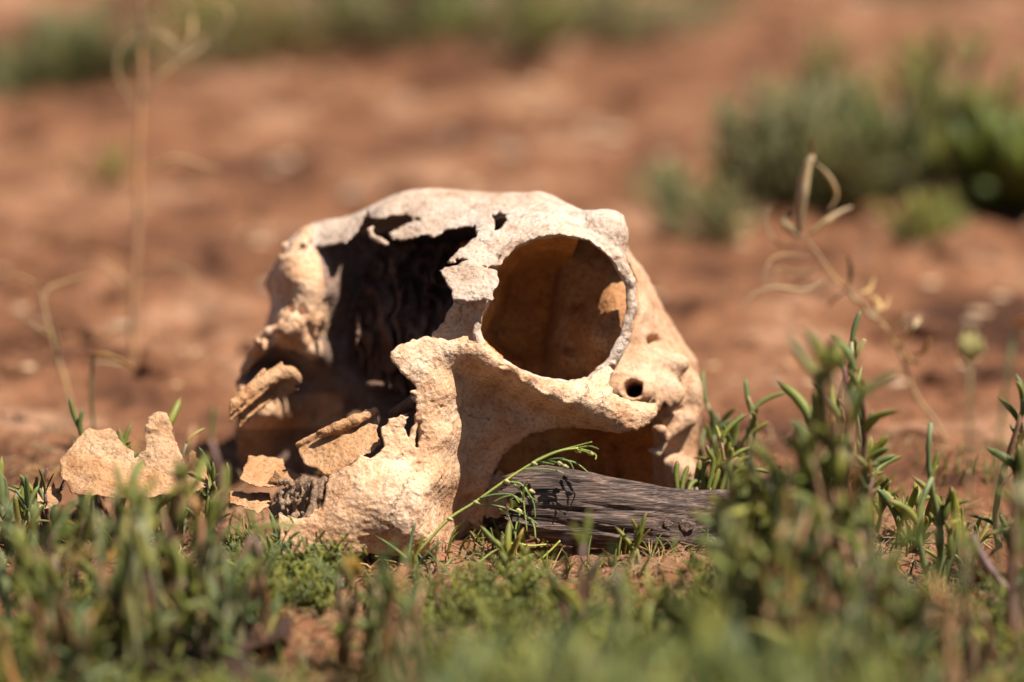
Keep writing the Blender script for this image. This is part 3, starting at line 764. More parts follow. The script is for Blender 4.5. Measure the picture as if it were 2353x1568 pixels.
# drop tiny loose islands is not needed: overlapping shells stay joined
Wp = P(V[:, 0], V[:, 1], V[:, 2])
Q = Q[:, ::-1]           # handedness: y is down, flips orientation
a, b, c_ = Wp[Q[:1, 0]], Wp[Q[:1, 1]], Wp[Q[:1, 2]]
skull = empty('animal_skull', G(1100, 60))
tag(skull, 'weathered tan animal skull with a round eye socket and broken snout, lying on red soil', 'skull')
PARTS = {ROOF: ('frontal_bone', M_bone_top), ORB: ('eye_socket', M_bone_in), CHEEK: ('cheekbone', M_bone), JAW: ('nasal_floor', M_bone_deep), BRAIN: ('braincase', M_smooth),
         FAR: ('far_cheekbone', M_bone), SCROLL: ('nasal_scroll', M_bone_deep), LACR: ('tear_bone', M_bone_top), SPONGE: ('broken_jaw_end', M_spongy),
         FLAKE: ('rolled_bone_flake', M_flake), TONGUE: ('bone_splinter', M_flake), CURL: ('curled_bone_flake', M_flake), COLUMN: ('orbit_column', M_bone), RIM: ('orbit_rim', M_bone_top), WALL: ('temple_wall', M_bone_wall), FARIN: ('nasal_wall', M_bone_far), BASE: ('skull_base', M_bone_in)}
for L, (nm, m_) in PARTS.items():
    q = Q[fl == L]
    if not len(q): continue
    used, inv = np.unique(q, return_inverse=True)
    o = mesh_obj(nm, Wp[used], inv.reshape(q.shape), m_)
    into(skull, o)
print('SKULL verts', len(V), 'faces', len(Q))
del D, LAB
# ------------------------------------------------------------------ driftwood
def wood_mat():
    m, nt, b = mat('weathered_wood')
    tc = nd(nt, 'ShaderNodeTexCoord'); mp = nd(nt, 'ShaderNodeMapping'); mp.inputs['Scale'].default_value = (1, 1, 1)
    g = nd(nt, 'ShaderNodeNewGeometry').outputs['Position']
    mp.inputs['Rotation'].default_value = (0, R(8), 0); mp.inputs['Scale'].default_value = (45, 900, 1900)
    nt.links.new(g, mp.inputs[0])
    n = nd(nt, 'ShaderNodeTexNoise', Scale=1.0, Detail=4.0, Roughness=.6, Distortion=.6); nt.links.new(mp.outputs[0], n.inputs[0])
    c = ramp(nt, n.outputs[0], [(.32, (.014, .008, .006)), (.5, (.07, .043, .031)), (.68, (.19, .13, .098))])
    n2 = nd(nt, 'ShaderNodeTexNoise', Scale=70.0, Detail=3.0); nt.links.new(g, n2.inputs[0])
    c = mixc(nt, .7, c, ramp(nt, n2.outputs[0], [(.35, (.42, .38, .36)), (.52, (1, 1, 1)), (.7, (1.35, 1.2, 1.1))]), 'MULTIPLY')
    nt.links.new(c, b.inputs['Base Color']); b.inputs['Roughness'].default_value = .85
    bump(nt, b, n.outputs[0], .9, .0009)
    return m
M_wood = wood_mat(); M_knot = bone_mat('knot_wood', (.06, .03, .02), (.13, .08, .055), (.2, .13, .1))
topl = [(1160, 1096), (1190, 1082), (1223, 1071), (1258, 1069), (1314, 1079), (1358, 1087), (1416, 1101), (1475, 1111), (1533, 1122), (1592, 1127), (1666, 1128), (1740, 1134), (1800, 1146), (1835, 1158)]
botl = [(1160, 1214), (1226, 1230), (1270, 1236), (1387, 1252), (1475, 1262), (1563, 1274), (1651, 1276), (1720, 1262), (1790, 1210), (1835, 1176)]
lx = np.linspace(1168, 1832, 330)
tx = np.interp(lx, *zip(*topl)); bx = np.interp(lx, *zip(*botl)) + 8
NA = 150; ang = np.linspace(0, 2 * math.pi, NA, endpoint=False)
cw = np.interp(lx, [1160, 1500, 1835], [-60, -36, 70])
LX, AN = np.meshgrid(lx, ang, indexing='ij')
ca, sa = np.cos(AN), np.sin(AN)
sq = lambda v, p: np.sign(v) * np.abs(v) ** p
cy = (tx + bx) / 2; hy = (bx - tx) / 2
arc = AN * 60 / (2 * math.pi)
gr = 1.5 * vnoise2(LX / 70 + 3, arc * 3.2, 5) + 1.6 * vnoise2(LX / 34, arc * 6.5 + .15 * LX / 30, 6) + 5 * vnoise2(LX / 120, arc * .5, 9) - 12 * np.clip(vnoise2(LX / 90, arc * 2.6, 14) - .42, 0, 1)
YY = cy[:, None] - sq(sa, .8) * (hy[:, None] + gr)
WW = cw[:, None] - sq(ca, .75) * (46 + gr)
endj = 40 * vnoise2(AN * 4.1, AN * 0, 77) + 12 * vnoise2(AN * 14, AN * 0, 78)
XJ = LX + np.where(LX < 1260, (1260 - LX) / 92 * (endj + 16), 0) * 1.0
lv = P(XJ, YY, WW).reshape(-1, 3); n = len(lx)
ii, jj = np.meshgrid(np.arange(n - 1), np.arange(NA), indexing='ij'); j2 = (jj + 1) % NA
lq = np.stack([ii * NA + jj, (ii + 1) * NA + jj, (ii + 1) * NA + j2, ii * NA + j2], -1).reshape(-1, 4)
c0_ = P(1235, 1160, -55); c1_ = P(1830, 1167, 70)
lf = [tuple(q) for q in lq] + [(k, (k + 1) % NA, n * NA) for k in range(NA)] + [((n - 1) * NA + (k + 1) % NA, (n - 1) * NA + k, n * NA + 1) for k in range(NA)]
log = empty('driftwood_log', G(1480, -36)); tag(log, 'short grey-brown weathered log with fine wavy grain lying in front of the skull', 'log')
o = mesh_obj('log_body', np.vstack([lv, c0_, c1_]), lf, M_wood); into(log, o)
for kx, ky, kr in ((1535, 1204, 11), (1578, 1209, 19)):
    mb = MB()
    c = P(kx, ky, float(np.interp(kx, lx, cw)) - 52); th = np.linspace(0, 6.283, 17)[:-1]
    vs = []; rings_ = [(1, 0), (1.0, .25), (.7, .38), (.45, .22), (.2, .34)]
    for rr_, h_ in rings_:
        for k, a in enumerate(th):
            q = kr * rr_ * (1 + .16 * math.sin(3 * a + kx) + .1 * math.sin(7 * a)) * S
            vs.append(c + q * math.cos(a) * XX + q * .75 * math.sin(a) * UU - h_ * kr * .5 * S * VV)
    fs = [(r * 16 + k, r * 16 + (k + 1) % 16, (r + 1) * 16 + (k + 1) % 16, (r + 1) * 16 + k) for r in range(4) for k in range(16)] + [tuple(64 + k for k in range(16))]
    mb.add(vs, fs); o = mb.build('knot', M_knot); into(log, o)

M_bark = bone_mat('shadow_dark_bark', (.02, .010, .006), (.045, .022, .013), (.10, .045, .022), .8, 2)  # bark this dark so a shadowed hollow is put into its colour
# bark chip in the foreground, clod at the right edge
def slab(name, outline, pts, t, m, label, cat, seed=0, n=60):
    pa = np.array(outline, float); cen = pa.mean(0)
    x = np.linspace(pa[:, 0].min() - 4, pa[:, 0].max() + 4, n); y = np.linspace(pa[:, 1].min() - 4, pa[:, 1].max() + 4, n)
    hx, hy_ = x[1] - x[0], y[1] - y[0]
    gx, gy = np.meshgrid(x, y, indexing='ij')
    f = tps(pts, gx, gy) + 5 * noise2((n, n), 12, seed) + .8 * noise2((n, n), 3, seed + 1)
    p2 = poly_sdf(gx, gy, outline) + 2 * noise2((n, n), 3, seed + 2) + 4 * noise2((n, n), 8, seed + 3)
    wv = np.linspace(f.min() - 2 * t, f.max() + 2 * t, 80)
    g0, g1 = np.gradient(f, hx, hy_); nr = np.sqrt(1 + g0 ** 2 + g1 ** 2)
    hw = wv[1] - wv[0]
    sc3 = min(hx, hy_)
    d = np.abs(wv[None, None] - f[:, :, None]) / nr[:, :, None] - max(t / 2, hw * .75 / nr.max())
    d = np.maximum(d, p2[:, :, None]); d[0], d[-1], d[:, 0], d[:, -1], d[:, :, 0], d[:, :, -1] = 9, 9, 9, 9, 9, 9
    V, Q, _ = surface_nets(d.astype(np.float32), np.zeros(3), 1.0)
    V = V * np.array([hx, hy_, hw]) + np.array([x[0], y[0], wv[0]])
    Wv = P(V[:, 0], V[:, 1], V[:, 2]); base = Wv.mean(0); base[2] = Wv[:, 2].min()
    o = mesh_obj(name, Wv - base, Q[:, ::-1], m); o.location = base
    return tag(o, label, cat)
slab('bone_fragment', [(181, 1008), (205, 981), (222, 990), (254, 983), (270, 1004), (302, 1036), (310, 1052), (334, 1036), (334, 996), (340, 960), (363, 943), (383, 949), (391, 971), (403, 1012), (418, 1050), (428, 1076), (440, 1036), (475, 1074), (478, 1120), (440, 1136), (399, 1143), (322, 1142), (262, 1147), (161, 1134), (143, 1094), (139, 1056)],
     [(181, 1008, 30), (363, 943, 60), (254, 983, 50), (300, 1145, -60), (140, 1090, -20), (475, 1074, 50), (440, 1136, -20), (310, 1060, 20), (380, 1050, 10), (220, 1060, -20)], 6, M_flake, 'thin tan sheet of broken bone with upright lobes, standing in grass left of the skull', 'bone fragment', 301, 120)
slab('bone_chip', [(80, 1150), (92, 1124), (120, 1116), (137, 1122), (140, 1150), (118, 1166), (90, 1172)], [(80, 1150, -20), (137, 1122, 10), (118, 1166, -30), (100, 1120, 10)], 8, M_flake, 'small tan bone chip on the soil at the far left', 'bone chip', 401, 40)
slab('bone_chip', [(1123, 1116), (1132, 1094), (1150, 1082), (1166, 1096), (1172, 1125), (1160, 1190), (1120, 1190)], [(1123, 1116, 150), (1166, 1096, 190), (1160, 1190, 140), (1120, 1190, 130)], 12, M_bone, 'rounded tan bone piece in the gap between cheekbone and log', 'bone chip', 451, 40)
slab('bark_piece', [(410, 1470), (440, 1444), (520, 1420), (556, 1412), (664, 1420), (670, 1462), (610, 1480), (560, 1500), (640, 1560), (420, 1568)],
     [(410, 1470, -840), (556, 1412, -640), (664, 1420, -640), (640, 1560, -1020), (420, 1568, -1030), (540, 1480, -830)], 26, M_bark, 'flat piece of bark coloured dark like shadow, lying half hidden in the front grass', 'bark', 501, 60)

def rock(name, loc, r, m, seed, label, cat, squash=.7):
    import bmesh
    bm = bmesh.new(); bmesh.ops.create_icosphere(bm, subdivisions=4, radius=1)
    co = np.array([v.co for v in bm.verts])
    n_ = 1 + .22 * fbm2(co[:, 0] * 1.3 + seed, co[:, 1] * 1.3 + co[:, 2] * 1.7, seed, 4)
    co = co * n_[:, None] * [r, r * .9, r * squash]
    fs = [tuple(v.index for v in f.verts) for f in bm.faces]; bm.free()
    o = mesh_obj(name, co, fs, m); o.location = tuple(map(float, loc)); return tag(o, label, cat)
rock('soil_clod', G(2350, -300, .004), .013, M_soil, 5, 'large reddish soil clod at the right edge beside the curved stick', 'clod')

# ------------------------------------------------------------------ the sprig that crosses in front
def cr(pts): return [(976.6 + a * .2931, 861.7 + b * .2931) for a, b in pts]
spr = empty('wiry_sprig', G(976, -120)); tag(spr, 'thin yellow-green jointed sprig with needle leaves leaning over the left end of the log', 'sprig')
def ribbon(mb, pts, w0, w1, r0, r1, n=14, flat=1.0, sides=6):
    p = np.array(pts, float); ww = np.linspace(w0, w1, len(p)); q = spline(np.column_stack([p, ww]), n)
    mb.tube(P(q[:, 0], q[:, 1], q[:, 2]), np.linspace(r0, r1, n) * S, sides, flat)
mb = MB()
stemp = cr([(-60, 1400), (0, 1330), (190, 1130), (390, 1000), (630, 830), (850, 690), (1050, 600), (1200, 575)])
ribbon(mb, stemp, -120, -150, 4.0, 2.4, 40)
ribbon(mb, cr([(330, 1568), (350, 1530), (450, 1450), (560, 1370), (700, 1320), (820, 1340), (950, 1330)]), -170, -130, 3.6, 2.2, 26)
ribbon(mb, cr([(690, 1600), (730, 1568), (850, 1490), (960, 1400), (1060, 1300)]), -170, -150, 3.4, 2.0, 20)
into(spr, mb.build('stem', green_mat('sprig_stem', (.30, .34, .08), (.30, .34, .08), None, .1)))
M_sl = green_mat('sprig_leaf', (.14, .22, .06), (.22, .27, .08), None, .2)
for l in ([(650, 830), (740, 752), (850, 735), (1000, 745), (1090, 772)], [(850, 690), (940, 690), (1010, 702)], [(1060, 665), (1180, 690), (1280, 766)], [(1060, 660), (1130, 680), (1165, 742)],
          [(850, 680), (1000, 610), (1180, 560), (1310, 525)], [(1200, 580), (1290, 600), (1340, 630), (1335, 665)], [(1200, 575), (1290, 560), (1360, 582)], [(1180, 590), (1250, 600), (1300, 620)], [(660, 840), (740, 850), (790, 900), (850, 1000), (866, 1130)],
          [(700, 860), (760, 930), (780, 1060), (800, 1232)], [(780, 870), (820, 950), (880, 990)], [(400, 1010), (500, 1020), (620, 1040), (740, 1080), (800, 1110), (892, 1176)], [(430, 970), (540, 940), (680, 940), (740, 1005)],
          [(540, 1000), (620, 960), (700, 950), (765, 1000)], [(780, 1100), (850, 1170), (866, 1282)], [(740, 1090), (712, 1200), (710, 1310)], [(570, 1040), (620, 1080), (660, 1110)], [(950, 690), (1000, 660), (1090, 655)], [(900, 690), (1000, 680), (1060, 710)],
          [(780, 1000), (770, 900), (810, 825)], [(700, 1250), (680, 1180), (660, 1120)], [(705, 1260), (735, 1190), (745, 1150)], [(700, 1330), (640, 1290), (600, 1230)], [(560, 1370), (540, 1300), (515, 1200)]):
    mb = MB(); ribbon(mb, cr(l), -132 + random.uniform(-12, 12), -150 + random.uniform(-25, 15), 2.7, 1.3, 14); into(spr, mb.build('leaf', M_sl))
for a, b in ((830, 910), (1095, 715), (740, 1068), (190, 1128), (395, 998), (635, 832), (850, 692), (1290, 612), (1190, 592), (730, 1060), (1050, 690)):
    mb = MB(); p = P(*cr([(a, b)])[0], -142); e = p + np.array([.0012, 0, -.0006])
    mb.tube(np.array([p - [.0007, 0, 0], p, e]), np.array([2.5, 5.5, 2.5]) * S, 7); into(spr, mb.build('bud', M_bud))

# ------------------------------------------------------------------ dry stalks
def stalk(name, label, w, main, curls, r=4.5, cat='dry grass', m=None, rc=4.0):
    root = empty(name, G(main[0][0], w)); tag(root, label, cat)
    mb = MB(); ribbon(mb, main, w, w, r * 1.3, r * .6, 40); into(root, mb.build('stem', m or M_dry_r))
    for c in curls:
        wr_ = c[1] if isinstance(c[1], (int, float)) else rc
        pts = c[0] if isinstance(c[1], (int, float)) else c
        mb = MB(); dw = random.uniform(-60, 60)
        p = np.array(pts, float); q = spline(np.column_stack([p, w + np.linspace(0, dw, len(p))]), 20)
        mb.tube(P(q[:, 0], q[:, 1], q[:, 2]), np.interp(np.linspace(0, 1, 20), [0, .4, 1], [.4, 1, .3]) * wr_ * 1.6 * S, 6, .4)
        into(root, mb.build('dry_leaf', M_dry))
def c1(pts): return [(a * .956 / 1.6 , b) for a, b in pts]
def cl(pts): return [(x / 1.045 / 1.7407, y / 1.045 / 1.7407) for x, y in pts]
bw = 1500
stalk('dry_grass_stalk', 'tall reddish dry grass stalk with curled blades standing behind the left grass', bw,
      [(312, float(yg(bw))), (312, 860), (306, 740), (312, 600), (318, 480), (318, 380), (322, 280), (326, 150), (322, 0), (322, -60)],
      [(cl([(590, 480), (530, 400), (490, 300), (500, 210), (560, 150), (600, 160)]), 5.5), (cl([(600, 420), (660, 330), (760, 250), (840, 200), (850, 160), (800, 140)]), 9), (cl([(600, 150), (680, 145), (740, 200), (770, 230)]), 8),
       (cl([(770, 230), (800, 150), (800, 60), (770, -40)]), 8), (cl([(870, 200), (940, 120), (960, 60), (900, 10), (820, 10), (700, 60), (620, 80)]), 5), (cl([(590, 710), (660, 690), (720, 665), (780, 670), (850, 695), (910, 705)]), 8),
       (cl([(560, 1260), (520, 1170), (450, 1110), (380, 1080), (280, 1110)]), 5.5), (cl([(580, 1180), (660, 1130), (730, 1110), (790, 1140), (830, 1180)]), 5), (cl([(400, 1430), (470, 1380), (560, 1360), (690, 1345)]), 6), (cl([(600, 60), (660, 20), (720, -20)]), 6), (cl([(590, 230), (600, 100), (560, 0)]), 5)], 9.0, rc=5)
stalk('dry_grass_stalk', 'short pale dry stalk with arching blades rising from the grass at far left', 900,
      [(190, float(yg(900))), (170, 960), (150, 880), (120, 780), (100, 700), (96, 670)],
      [(cl([(170, 1220), (120, 1170), (60, 1145)]), 5), (cl([(180, 1280), (200, 1210), (270, 1180), (370, 1145)]), 5.5), (cl([(250, 1500), (230, 1400), (210, 1330)]), 5), (cl([(220, 1410), (140, 1360), (70, 1310)]), 4), (cl([(250, 1530), (200, 1510), (170, 1500)]), 6), (cl([(560, 1530), (500, 1525), (420, 1515), (390, 1520)]), 7)], 5.5, m=M_dry)
def c2(pts): return [((2600 + x / 1.206) / 1.7407, (y / 1.206) / 1.7407) for x, y in pts]
stalk('seed_head_stalk', 'pale dry stalk with a knotted seed head and frayed curls right of the skull', 760,
      [(2190, 1042), (2150, 970)] + c2([(1280, 1900), (1180, 1640), (1060, 1510), (900, 1350), (820, 1240), (740, 1140), (700, 1100)]),
      [(c2([(720, 1120), (730, 960), (760, 800), (790, 760)]), 19), (c2([(800, 790), (860, 850), (900, 940), (860, 1020)]), 8), (c2([(770, 1130), (840, 1080), (910, 1030), (975, 1000)]), 16), (c2([(720, 1150), (680, 1110), (650, 1080), (690, 1030)]), 19),
       (c2([(740, 1170), (640, 1190), (580, 1130), (560, 1050), (580, 1000)]), 5), (c2([(780, 1240), (640, 1230), (570, 1270), (550, 1360)]), 4), (c2([(800, 1300), (700, 1310), (620, 1290), (590, 1330)]), 4), (c2([(840, 1360), (740, 1400), (600, 1390), (500, 1420), (420, 1500)]), 8),
       (c2([(790, 760), (780, 700), (790, 670)]), 4), (c2([(820, 1280), (720, 1340), (640, 1330)]), 4), (c2([(950, 1400), (880, 1450), (860, 1480)]), 5), (c2([(1080, 1520), (1100, 1470), (1060, 1430)]), 8), (c2([(960, 1380), (970, 1290), (950, 1230)]), 5), (c2([(1240, 1600), (1280, 1560), (1300, 1530)]), 9)] + [(c2([(1000 + q * 38, 1420 + q * 42), (1000 + q * 38 + sgn * 55, 1400 + q * 42), (1000 + q * 38 + sgn * 80, 1340 + q * 42)]), 7) for q, sgn in enumerate((1, -1, 1, -1, 1, 1, -1, 1, -1))], 4.2, m=M_dry)
mbk = MB(); ribbon(mbk, [(2232, 1230), (2262, 1290), (2300, 1340), (2353, 1400), (2400, 1480)], -560, -620, 13, 10, 16)
st = empty('curved_stick', G(2300, -560)); tag(st, 'thick curved brown stick leaning at the lower right edge', 'stick'); into(st, mbk.build('branch', M_stem_p))
# ------------------------------------------------------------------ green tufts near the skull (in focus)
LV = 100 * S
def tuft(x, w, ytop, seed, label, n=(6, 4), spread=40, ll=.9, **k):
    b, h = at(x, w, ytop)
    return plant(b, h, spread * S, n[0], n[1], LV * ll, seed=seed, label=label, **k)
# hand placed fleshy leaves behind the log
root = empty('succulent_tuft', G(1640, 90)); tag(root, 'sharp cluster of fleshy green finger leaves just behind the log beside the braincase', 'plant')
rr = random.Random(4)
def c5(pts): return [(1436 + x * .403, 689 + y * .403) for x, y in pts]
LBM = MB()
for l, wd in (([(300, 1100), (292, 1000), (300, 918)], 7), ([(322, 1100), (335, 1020), (362, 945)], 6.5), ([(405, 1100), (412, 1010), (428, 912)], 8), ([(470, 1100), (492, 1000), (508, 915), (480, 870), (462, 828)], 7),
              ([(545, 1100), (580, 1000), (610, 930), (650, 900)], 7.5), ([(590, 930), (600, 890), (608, 842)], 7), ([(600, 900), (660, 865), (718, 840)], 6), ([(510, 980), (540, 945), (582, 918)], 6), ([(450, 1090), (445, 1000), (460, 940), (500, 915)], 6),
              ([(360, 1100), (380, 1050), (430, 1020)], 6), ([(610, 1010), (650, 975), (720, 960)], 6), ([(650, 1000), (740, 970), (830, 985)], 6), ([(500, 1090), (520, 1020), (540, 960)], 7), ([(620, 1090), (640, 1020), (700, 985)], 7)):
    q = spline(np.array([(a, b, rr.uniform(60, 110)) for a, b in c5(l)]), 12); q[:, 2] = np.interp(np.arange(12), [0, 11], [q[0, 2], q[-1, 2]])
    mb = MB(); mb.tube(P(q[:, 0], q[:, 1], q[:, 2]), np.interp(np.linspace(0, 1, 12), [0, .1, .5, .85, .95, 1], [.6, .8, 1, .85, .55, .15]) * wd * S, 8)
    into(root, mb.build('leaf', M_leaf))
mb = MB()
for x in (1560, 1600, 1630, 1660, 1690): mb.tube(np.array([G(x, 80, -.002), P(x + 4, 1150, 85), P(x, 1120, 85)]), [.0009, .0008, .0006], 5)
into(root, mb.build('stem', M_stem))

tuft(400, 150, 872, 11, 'upright green finger leaves rising behind the lobed bone sheet', (7, 5), 60, 1.05)
tuft(270, 190, 905, 12, 'loose green tuft behind the left lobe of the bone sheet', (6, 5), 50, .9)
tuft(470, 60, 930, 13, 'green tuft growing against the left foot of the skull', (6, 5), 40, .9)
tuft(200, 240, 930, 14, 'dull green tuft behind the far left of the bone sheet', (5, 4), 50, .8, key='b')
tuft(110, 20, 1000, 15, 'wiry green tuft with a curled dark tip near the left edge', (6, 4), 40, .8, key='t')
tuft(40, -60, 1010, 16, 'green tuft at the left edge, half out of the picture', (8, 5), 60, 1.0, key='b')
tuft(650, -170, 1195, 17, 'small bright green tuft at the foot of the broken jaw', (5, 3), 34, .85, fat=.9)
tuft(740, -190, 1215, 18, 'thin pale grass-like tuft right of the broken jaw', (5, 3), 26, 1.0, key='t')
tuft(610, -210, 1270, 19, 'low green tuft left of the broken jaw', (5, 4), 40, .7)
tuft(930, -190, 1195, 20, 'three thin blades before the middle of the cheekbone', (4, 2), 30, 1.0, key='t')
tuft(1000, -210, 1270, 21, 'small tuft at the foot of the cheekbone', (4, 3), 26, .7, key='t')
tuft(1456, -190, 1185, 22, 'slim yellowing sprout standing before the middle of the log', (4, 4), 14, .8, ymix=.5, fat=.8)
tuft(1170, -220, 1210, 23, 'bushy green shoot before the gap between cheekbone and log', (4, 5), 14, .8)
tuft(1680, -130, 1210, 24, 'small green leaf pair below the right half of the log', (3, 3), 30, .6)
tuft(1700, 330, 840, 25, 'thin green tuft right behind the braincase', (8, 5), 50, .9)
tuft(1640, 420, 830, 26, 'low green tuft behind the right edge of the braincase', (6, 5), 40, .8, key='b')
tuft(1660, 200, 930, 27, 'green tuft between braincase and the large right clump', (7, 5), 50, .9)
tuft(2100, 40, 1080, 28, 'glossy green curled leaves low in the right clump', (7, 5), 50, 1.0)
tuft(2220, -40, 1120, 29, 'dark green leaves beside the soil clod', (6, 4), 44, .8, key='b')
tuft(1980, 120, 980, 30, 'dense green tuft behind the right clump', (8, 5), 60, .9)
# ------------------------------------------------------------------ big soft foreground clumps
FG = [ # x, w, ytop, stems, leaves, spread, leaf, key, label
    (230, -754, 900, 12, 7, 110, 1.15, 'g', 'tall dark green clump with purplish stems at lower left'),
    (300, -1015, 955, 8, 6, 70, 1.2, 'b', 'green clump crossing the left bone sheet, very close to the lens'),
    (420, -800, 885, 9, 6, 80, 1.1, 'g', 'leafy clump over the right end of the lobed bone sheet'),
    (530, -800, 880, 7, 6, 60, 1.0, 'g', 'bright clump rising before the long bone splinter'),
    (60, -754, 1005, 10, 6, 90, 1.1, 'b', 'bluish clump at the lower left edge'),
    (150, -1160, 1125, 12, 6, 120, 1.2, 'b', 'blurred bluish clump in the bottom left corner'),
    (360, -928, 1095, 10, 6, 90, 1.1, 'g', 'mid green clump beneath the lobed bone sheet'),
    (500, -899, 1125, 10, 6, 90, 1.1, 'b', 'grey-green clump left of the bark piece'),
    (600, -754, 1230, 7, 5, 60, 1.0, 'b', 'low clump just above the bark piece'),
    (790, -812, 1130, 5, 5, 40, .9, 'y', 'yellow-tipped sprout blurred before the jaw'),
    (850, -841, 1150, 5, 5, 40, .9, 'g', 'green-orange sprout blurred before the lower jaw'),
    (930, -986, 1230, 8, 5, 70, 1.0, 'b', 'blurred bluish sprouts before the cheekbone foot'),
    (1330, -812, 1150, 6, 5, 46, .95, 'g', 'blurred yellow-green shoot before the left half of the log'),
    (1420, -1015, 1260, 8, 5, 60, 1.0, 'b', 'blurred low shoot before the middle of the log'),
    (1180, -2100, 1340, 12, 6, 120, 1.1, 'b', 'very soft green clump at bottom centre'),
    (1380, -2100, 1350, 14, 6, 130, 1.1, 'b', 'very soft green clump right of bottom centre'),
    (1570, -2100, 1330, 14, 6, 130, 1.1, 'g', 'very soft olive clump below the log end'),
    (1760, -2100, 1380, 10, 5, 100, 1.0, 'b', 'soft green clump at the bottom between log and right clump'),
    (990, -2100, 1400, 8, 5, 80, 1.0, 'g', 'soft green clump at the bottom left of centre'),
    (1760, -791, 800, 14, 8, 110, 1.15, 'g', 'large leafy clump overlapping the right end of the log'),
    (1880, -904, 780, 12, 8, 100, 1.2, 'g', 'tallest green clump right of the skull'),
    (1930, -300, 710, 10, 7, 90, 1.15, 'g', 'upright shoots behind the tallest right clump'),
    (1720, -1206, 1010, 9, 6, 80, 1.1, 'g', 'dark green clump hanging before the right end of the log'),
    (1850, -1281, 1090, 10, 6, 100, 1.1, 'b', 'grey-green clump below the tallest right clump'),
    (1980, -1055, 1060, 9, 6, 90, 1.1, 'g', 'loose clump at lower right with purplish stems'),
    (2060, -1432, 1200, 10, 6, 110, 1.1, 'b', 'blurred clump in the lower right'),
    (2180, -1545, 1230, 10, 6, 100, 1.1, 'b', 'soft bluish clump near the bottom right corner'),
    (2200, -1055, 1150, 5, 4, 60, 1.0, 'g', 'thin green shoots before the clod'),
    (2150, -250, 860, 5, 5, 50, 1.0, 'g', 'slim shoot with pale tip right of the large clump'),
    (2300, -200, 740, 6, 6, 60, 1.1, 'g', 'dark shoots with an orange leaf at the right edge'),
    (2340, -791, 880, 5, 5, 60, 1.0, 'b', 'blurred dark shoot leaning in from the right edge'),
    (1960, -120, 630, 4, 4, 40, .9, 'b', 'leafy stem under the dry seed head'),
]
for n, (x, w_, yt, ns, nl, spd, ll, key, lab_) in enumerate(FG):
    b, h = at(x, w_, yt)
    plant(b, h, spd * S * 1.1, int(ns * (1.35 if 1650 < x < 2150 else .85)), int(nl * (1.35 if 1650 < x < 2150 else 1.1)), LV * ll * .92, key if key != 'y' else 'g', 60 + n, lab_, 'green clumps in the foreground', fat=1.15, ymix=.5 if key == 'y' else .09, clump=.8, smat=(M_stem_p, M_stem, M_dry_r)[n % 3], stemr=.0011, name='succulent_clump')
# single pale buds and coloured leaves on thin stalks
def bud(x, w_, y, r, m, label):
    b, h = at(x, w_, y); root = empty('flower_bud', b); tag(root, label, 'flower bud')
    mb = MB(); mb.tube(stem_path(b - [0, 0, .002], b + [0.002, 0, h], .08, random.Random(int(x)), 8), .00045, 5); into(root, mb.build('stem', M_stem))
    mb = MB(); c = b + [0.002, 0, h - r]
    for k in range(9):
        a = k * 2.4; o_ = np.array([math.cos(a), math.sin(a), 0]) * r * (.25 + .07 * k)
        mb.tube(np.array([c, c + o_ * .8 + [0, 0, r * .8], c + o_ * (1.3 if k % 2 else .8) + [0, 0, r * (1.8 - .08 * k)]]), np.array([.2, .42, .1]) * r, 6); into(root, mb.build('bud', m))
bud(2190, -900, 800, .0045, M_bud, 'pale cream bud on a thin stalk at the right')
bud(2325, -1300, 1130, .006, M_bud, 'pale yellow bud near the right edge above the clod')
bud(1905, -560, 1085, .005, M_bud, 'pale bud inside the right clump')
bud(790, -640, 1290, .004, M_leaf_y, 'orange-yellow bud blurred before the broken jaw')

# ------------------------------------------------------------------ background plants
BG = [ # x, w, ytop, stems, leaves, spread(units), leaflen, key, label
    (1880, 3350, 190, 30, 4, 200, 1.3, 'g', 'broad green bush behind and right of the skull'),
    (2000, 3500, 230, 26, 4, 190, 1.3, 'g', 'green bush in the middle of the right background'),
    (2180, 3500, 110, 30, 4, 170, 1.4, 'b', 'tall dark green bush at the upper right'),
    (2320, 3200, 260, 5, 3, 90, 2.4, 'g', 'deep green broad-leaved plant at the right edge of the background'),
    (1760, 3300, 220, 22, 4, 130, 1.3, 'b', 'pale grey-green bush left of the broad background bush'),
    (1880, 4300, 80, 14, 4, 100, 1.2, 'g', 'slender green bush rising behind the broad background bush'),
    (1640, 2950, 440, 14, 3, 120, 1.0, 'b', 'low olive bush behind the skull on the right'),
    (1550, 3200, 390, 10, 3, 90, 1.0, 'g', 'small olive tuft behind the horn bump'),
    (2130, 2900, 450, 8, 4, 60, 1.0, 'b', 'small pale tuft under the dark background bush'),
    (190, 5000, 50, 26, 5, 170, 1.4, 'g', 'bright green bush in the upper left background'),
    (50, 5000, 110, 26, 5, 190, 1.3, 'b', 'dark green bush at the upper left edge'),
    (560, 5700, -90, 24, 4, 240, 1.2, 'b', 'loose olive bush at the top left of centre'),
    (800, 5900, -140, 30, 4, 300, 1.3, 'g', 'wide green bush at the top left of centre'),
    (1000, 5800, -110, 30, 4, 280, 1.3, 'b', 'wide green bush at the top centre'),
    (1160, 5500, -40, 22, 3, 220, 1.2, 'b', 'thin olive bush at the top right of centre'),
    (1340, 6000, -60, 22, 4, 260, 1.4, 'g', 'brighter green bush touching the top edge'),
    (1520, 6200, -60, 18, 3, 260, 1.2, 'b', 'sparse bush at the top right of centre'),
    (210, 3500, 300, 3, 2, 80, 1.0, 'b', 'faint pale tuft left of the tall dry stalk'),
    (2130, 7000, -60, 16, 4, 200, 1.3, 'b', 'far dark bush at the top right'),
]
